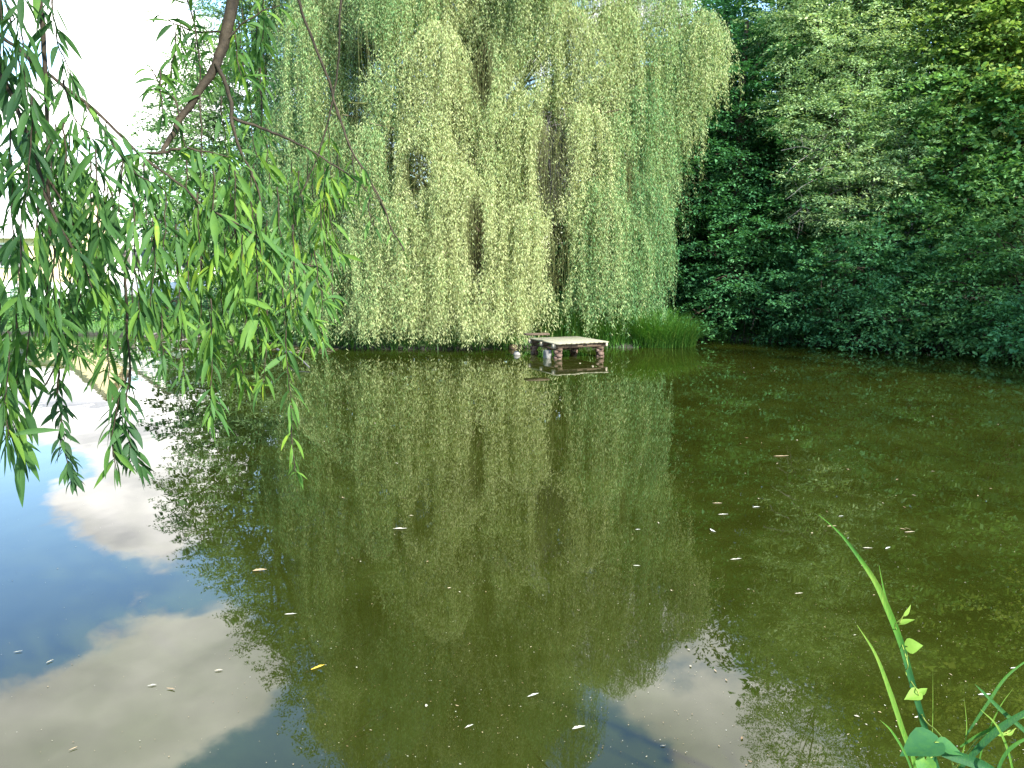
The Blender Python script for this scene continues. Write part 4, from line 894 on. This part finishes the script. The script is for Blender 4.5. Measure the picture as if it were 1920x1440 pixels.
# ------------------------------------------------------------------ reeds and bindweed at the near bank, bottom right
def reed(label, pts, D, W, tint, D1=None, mid=None, fold=.35, twist=0.0, cat='reed', group='reeds at the near bank'):
    """a long blade along pixel points, tapering to its tip"""
    Ds = np.linspace(D, D if D1 is None else D1, len(pts)); p = np.array([at(x, y, d_) for (x, y), d_ in zip(pts, Ds)])
    m_ = 26; c = spline(p, m_); t = np.linspace(0, 1, m_)
    T = norm(np.gradient(c, axis=0)); n = norm(np.array([[.25, -1, .35]]) + np.zeros((m_, 3)))
    s = norm(np.cross(T, n)); up = np.cross(s, T)
    ca, sa = np.cos(twist * t)[:, None], np.sin(twist * t)[:, None]; s, up = s * ca + up * sa, up * ca - s * sa
    w = (W * np.minimum(1, .55 + t * 2.2) * np.clip((1 - t) * 2.2, .05, 1) ** .8 * .5)[:, None]
    V = np.stack([c + s * w + up * w * fold, c + s * w * .5 + up * w * fold * .4, c, c - s * w * .5 + up * w * fold * .4, c - s * w + up * w * fold], 1)
    Q = [[k * 5 + j, k * 5 + j + 1, k * 5 + j + 6, k * 5 + j + 5] for k in range(m_ - 1) for j in range(4)]
    mb = MB(); mb.add(V.reshape(-1, 3), Q, np.repeat(np.clip(tint[0] + (tint[1] - tint[0]) * t if mid is None else np.interp(t, [0, .38, .5, .68, .8, 1], [0, .0, .5, .8, .3, mid]), 0, 1), 5))
    o = mb.build('reed', M['reed'], smooth=True, loc=tuple(c[0]))
    return tag(o, label, cat, group)
tall = [(1800, 1560), (1760, 1450), (1735, 1370), (1712, 1290), (1690, 1210), (1663, 1140), (1640, 1090), (1610, 1045), (1575, 1000), (1535, 965)]
reed('tallest reed blade with bindweed round it, its tip leaning left', tall, 2.3, .02, (.25, .62), mid=.55, twist=.5)
reed('second upright reed blade pressed against the tallest one', [(1790, 1560), (1745, 1420), (1722, 1330), (1700, 1250), (1682, 1190), (1660, 1120), (1648, 1060)], 2.32, .016, (.1, .55))
reed('shorter bright reed blade left of the tall pair', [(1745, 1560), (1716, 1440), (1690, 1365), (1665, 1290), (1640, 1225), (1607, 1172)], 2.2, .017, (.5, .8))
reed('thin upright stalk of grass right of the tall reeds', [(1752, 1500), (1748, 1400), (1749, 1330), (1749, 1255)], 2.4, .003, (.6, .9))
reed('bluish blade rising to the right edge from the bottom', [(1795, 1445), (1850, 1385), (1905, 1345), (1990, 1300)], 2.1, .022, (.02, .12), twist=.3)
reed('blue green blade crossing down to the right corner', [(1990, 1450), (1925, 1375), (1880, 1335), (1845, 1300), (1828, 1283)], 2.15, .013, (.05, .2))
reed('slender blade slanting up at the right edge', [(1810, 1380), (1850, 1320), (1890, 1265), (1960, 1215)], 2.25, .011, (.1, .45), D1=2.3)
reed('dark broad folded blade along the bottom edge', [(1765, 1412), (1810, 1424), (1860, 1446), (1920, 1490)], 2.05, .03, (0, .05))
reed('pale thin blade under the crossing blades', [(1800, 1400), (1840, 1375), (1900, 1350), (1960, 1335)], 2.12, .01, (.3, .5))
for i_, (pts_, D_, W_, t_, lab_) in enumerate((([(1830, 1470), (1842, 1400), (1872, 1330), (1900, 1290)], 2.2, .006, (.3, .8), 'thin straw tipped grass stem behind the crossing blades'),
        ([(1720, 1480), (1700, 1420), (1672, 1372), (1650, 1350)], 2.0, .007, (.2, .6), 'short blade bending left at the foot of the bright blade'),
        ([(1860, 1480), (1880, 1420), (1912, 1390), (1950, 1380)], 2.0, .012, (.1, .5), 'curved green blade low in the right corner'),
        ([(1905, 1480), (1890, 1410), (1868, 1360), (1838, 1330)], 2.05, .008, (.4, .9), 'yellowish blade leaning left in the right corner'),
        ([(1780, 1480), (1800, 1430), (1812, 1370), (1808, 1310)], 2.15, .005, (.5, .9), 'fine upright grass stem right of the big heart shaped leaf'))):
    reed(lab_, pts_, D_, W_, t_)
# bindweed
vb = at(1790, 1445, 2.15)
vine = thing('bindweed', 'bindweed vine with heart shaped leaves twining up the tall reed', 'climbing plant', vb)
p = np.array([at(x, y, d_) for x, y, d_ in ((1800, 1480, 2.1), (1775, 1400, 2.12), (1755, 1370, 2.2), (1735, 1352, 2.27), (1720, 1320, 2.33), (1722, 1300, 2.24), (1698, 1262, 2.34), (1702, 1245, 2.24), (1685, 1190, 2.33), (1678, 1172, 2.24), (1690, 1160, 2.22))])
c = spline(p, 50); mb = MB(); add_tubes(mb, c, np.linspace(.0026, .0014, 50), 6); mb.build('stem', M['vinestem'], vine, True)
p2 = np.array([at(x, y, 2.12) for x, y in ((1790, 1440), (1815, 1410), (1835, 1385), (1860, 1375), (1885, 1378), (1905, 1365))])
mb = MB(); add_tubes(mb, spline(p2, 24), np.linspace(.0026, .0014, 24), 6); mb.build('stem', M['vinestem'], vine, True)
def heart(c, tipdir, nrm, L, W, tint, fold=.25, stalk=None):
    """heart shaped leaf with a drooping tip"""
    d = norm(np.array(tipdir, float)); s = norm(np.cross(d, np.array(nrm, float))); up = np.cross(s, d)
    rows = [(-.18, .0, .30), (-.10, .0, .62), (.05, .0, .92), (.22, .0, 1.0), (.45, .0, .80), (.68, .0, .48), (.86, .0, .2), (1.0, 0, .02)]
    V = []
    for k, (t, _, w) in enumerate(rows):
        m_ = np.array(c) + d * (max(t, 0) if k else .02) * L - up * .18 * L * max(t, 0) ** 2
        back = np.array(c) + d * t * L - up * .18 * L * max(t, 0) ** 2
        for j, f in ((-1, 1), (-.5, .55), (0, 0), (.5, .55), (1, 1)):
            base = back if j else m_
            V.append(base + s * j * w * W * .5 + up * fold * abs(j) * w * W * .5)
    Q = [[k * 5 + j, k * 5 + j + 1, k * 5 + j + 6, k * 5 + j + 5] for k in range(7) for j in range(4)]
    mb = MB(); mb.add(np.array(V), Q, tint); o = mb.build('leaf', M['vine'], vine, True)
    if stalk is not None:
        mb = MB(); a = np.array(stalk); b = np.array(c); add_tubes(mb, spline([a, (a + b) / 2 + [0, 0, .006], b], 6), .0014, 5); mb.build('stalk', M['vinestem'], o, True)
heart(at(1702, 1212, 2.25), (.5, -.2, .15), (0, -.8, .6), .042, .046, .75, stalk=at(1700, 1240, 2.25))
heart(at(1722, 1300, 2.25), (-.9, -.3, -.15), (.1, -.6, .8), .05, .04, .8, stalk=at(1724, 1312, 2.25))
heart(at(1690, 1168, 2.23), (.75, -.1, .35), (0, -.5, 1), .04, .018, .8, stalk=at(1684, 1172, 2.24))
heart(at(1697, 1152, 2.23), (.5, 0, .75), (.3, -.9, .3), .034, .014, 1.0, stalk=at(1687, 1168, 2.23))
heart(at(1725, 1300, 2.26), (.8, .2, .5), (-.3, -.6, .8), .03, .022, .7, stalk=at(1722, 1308, 2.25))
heart(at(1752, 1392, 2.05), (-.95, -.15, -.16), (-.1, -.28, .95), .105, .1, .03, stalk=at(1772, 1400, 2.1))
heart(at(1764, 1398, 2.06), (.9, -.2, -.2), (.1, -.3, .95), .065, .06, .1, stalk=at(1772, 1402, 2.1))
heart(at(1735, 1425, 2.04), (-.2, -.5, -.7), (-.2, -.8, .5), .06, .055, .35, stalk=at(1770, 1418, 2.1))
heart(at(1870, 1376, 2.12), (.8, -.1, .05), (0, -.7, .7), .03, .014, .7, stalk=at(1862, 1376, 2.12))
heart(at(1890, 1376, 2.12), (.7, .1, .4), (0, -.7, .7), .026, .014, .8, stalk=at(1880, 1377, 2.12))
# rough grass of the near bank, below the picture
rng = np.random.default_rng(8); n = 5000; x = rng.uniform(-7, 8, n); y = rng.uniform(-1.2, 2.0, n); d = shore_dist(x, y); k = (d > .05) & (np.hypot(x, y) > .7); x, y = x[k], y[k]; n = len(x); mb = MB()
blades(mb, np.stack([x, y, ground_z(x, y)], -1), rng.uniform(0, 2 * PI, n), rng.uniform(.08, .3, n), rng.uniform(.004, .01, n), rng.uniform(.2, .8, n), np.clip(rng.normal(.5, .2, n), 0, 1), 3)
tag(mb.build('bank_grass', M['grass']), 'rough grass of the near bank', 'grass', kind='stuff')

# ------------------------------------------------------------------ camera and output
cam = bpy.data.cameras.new('camera'); co = bpy.data.objects.new('camera', cam); COL.objects.link(co)
cam.sensor_fit = 'HORIZONTAL'; cam.sensor_width = 36; cam.lens = 36 * F / 1920; cam.clip_start = .05; cam.clip_end = 4000
co.location = (0, 0, CZ); co.rotation_euler = (PI / 2 - PITCH, 0, 0); SC.camera = co
SC.view_settings.view_transform = 'Standard'; SC.view_settings.look = 'None'; SC.view_settings.exposure = 1.85; SC.view_settings.gamma = 1
SC.cycles.max_bounces = 7; SC.cycles.diffuse_bounces = 3; SC.cycles.glossy_bounces = 3; SC.cycles.transmission_bounces = 4
SC.cycles.use_denoising = True
print('verts', sum(len(o.data.vertices) for o in COL.objects if o.type == 'MESH'))
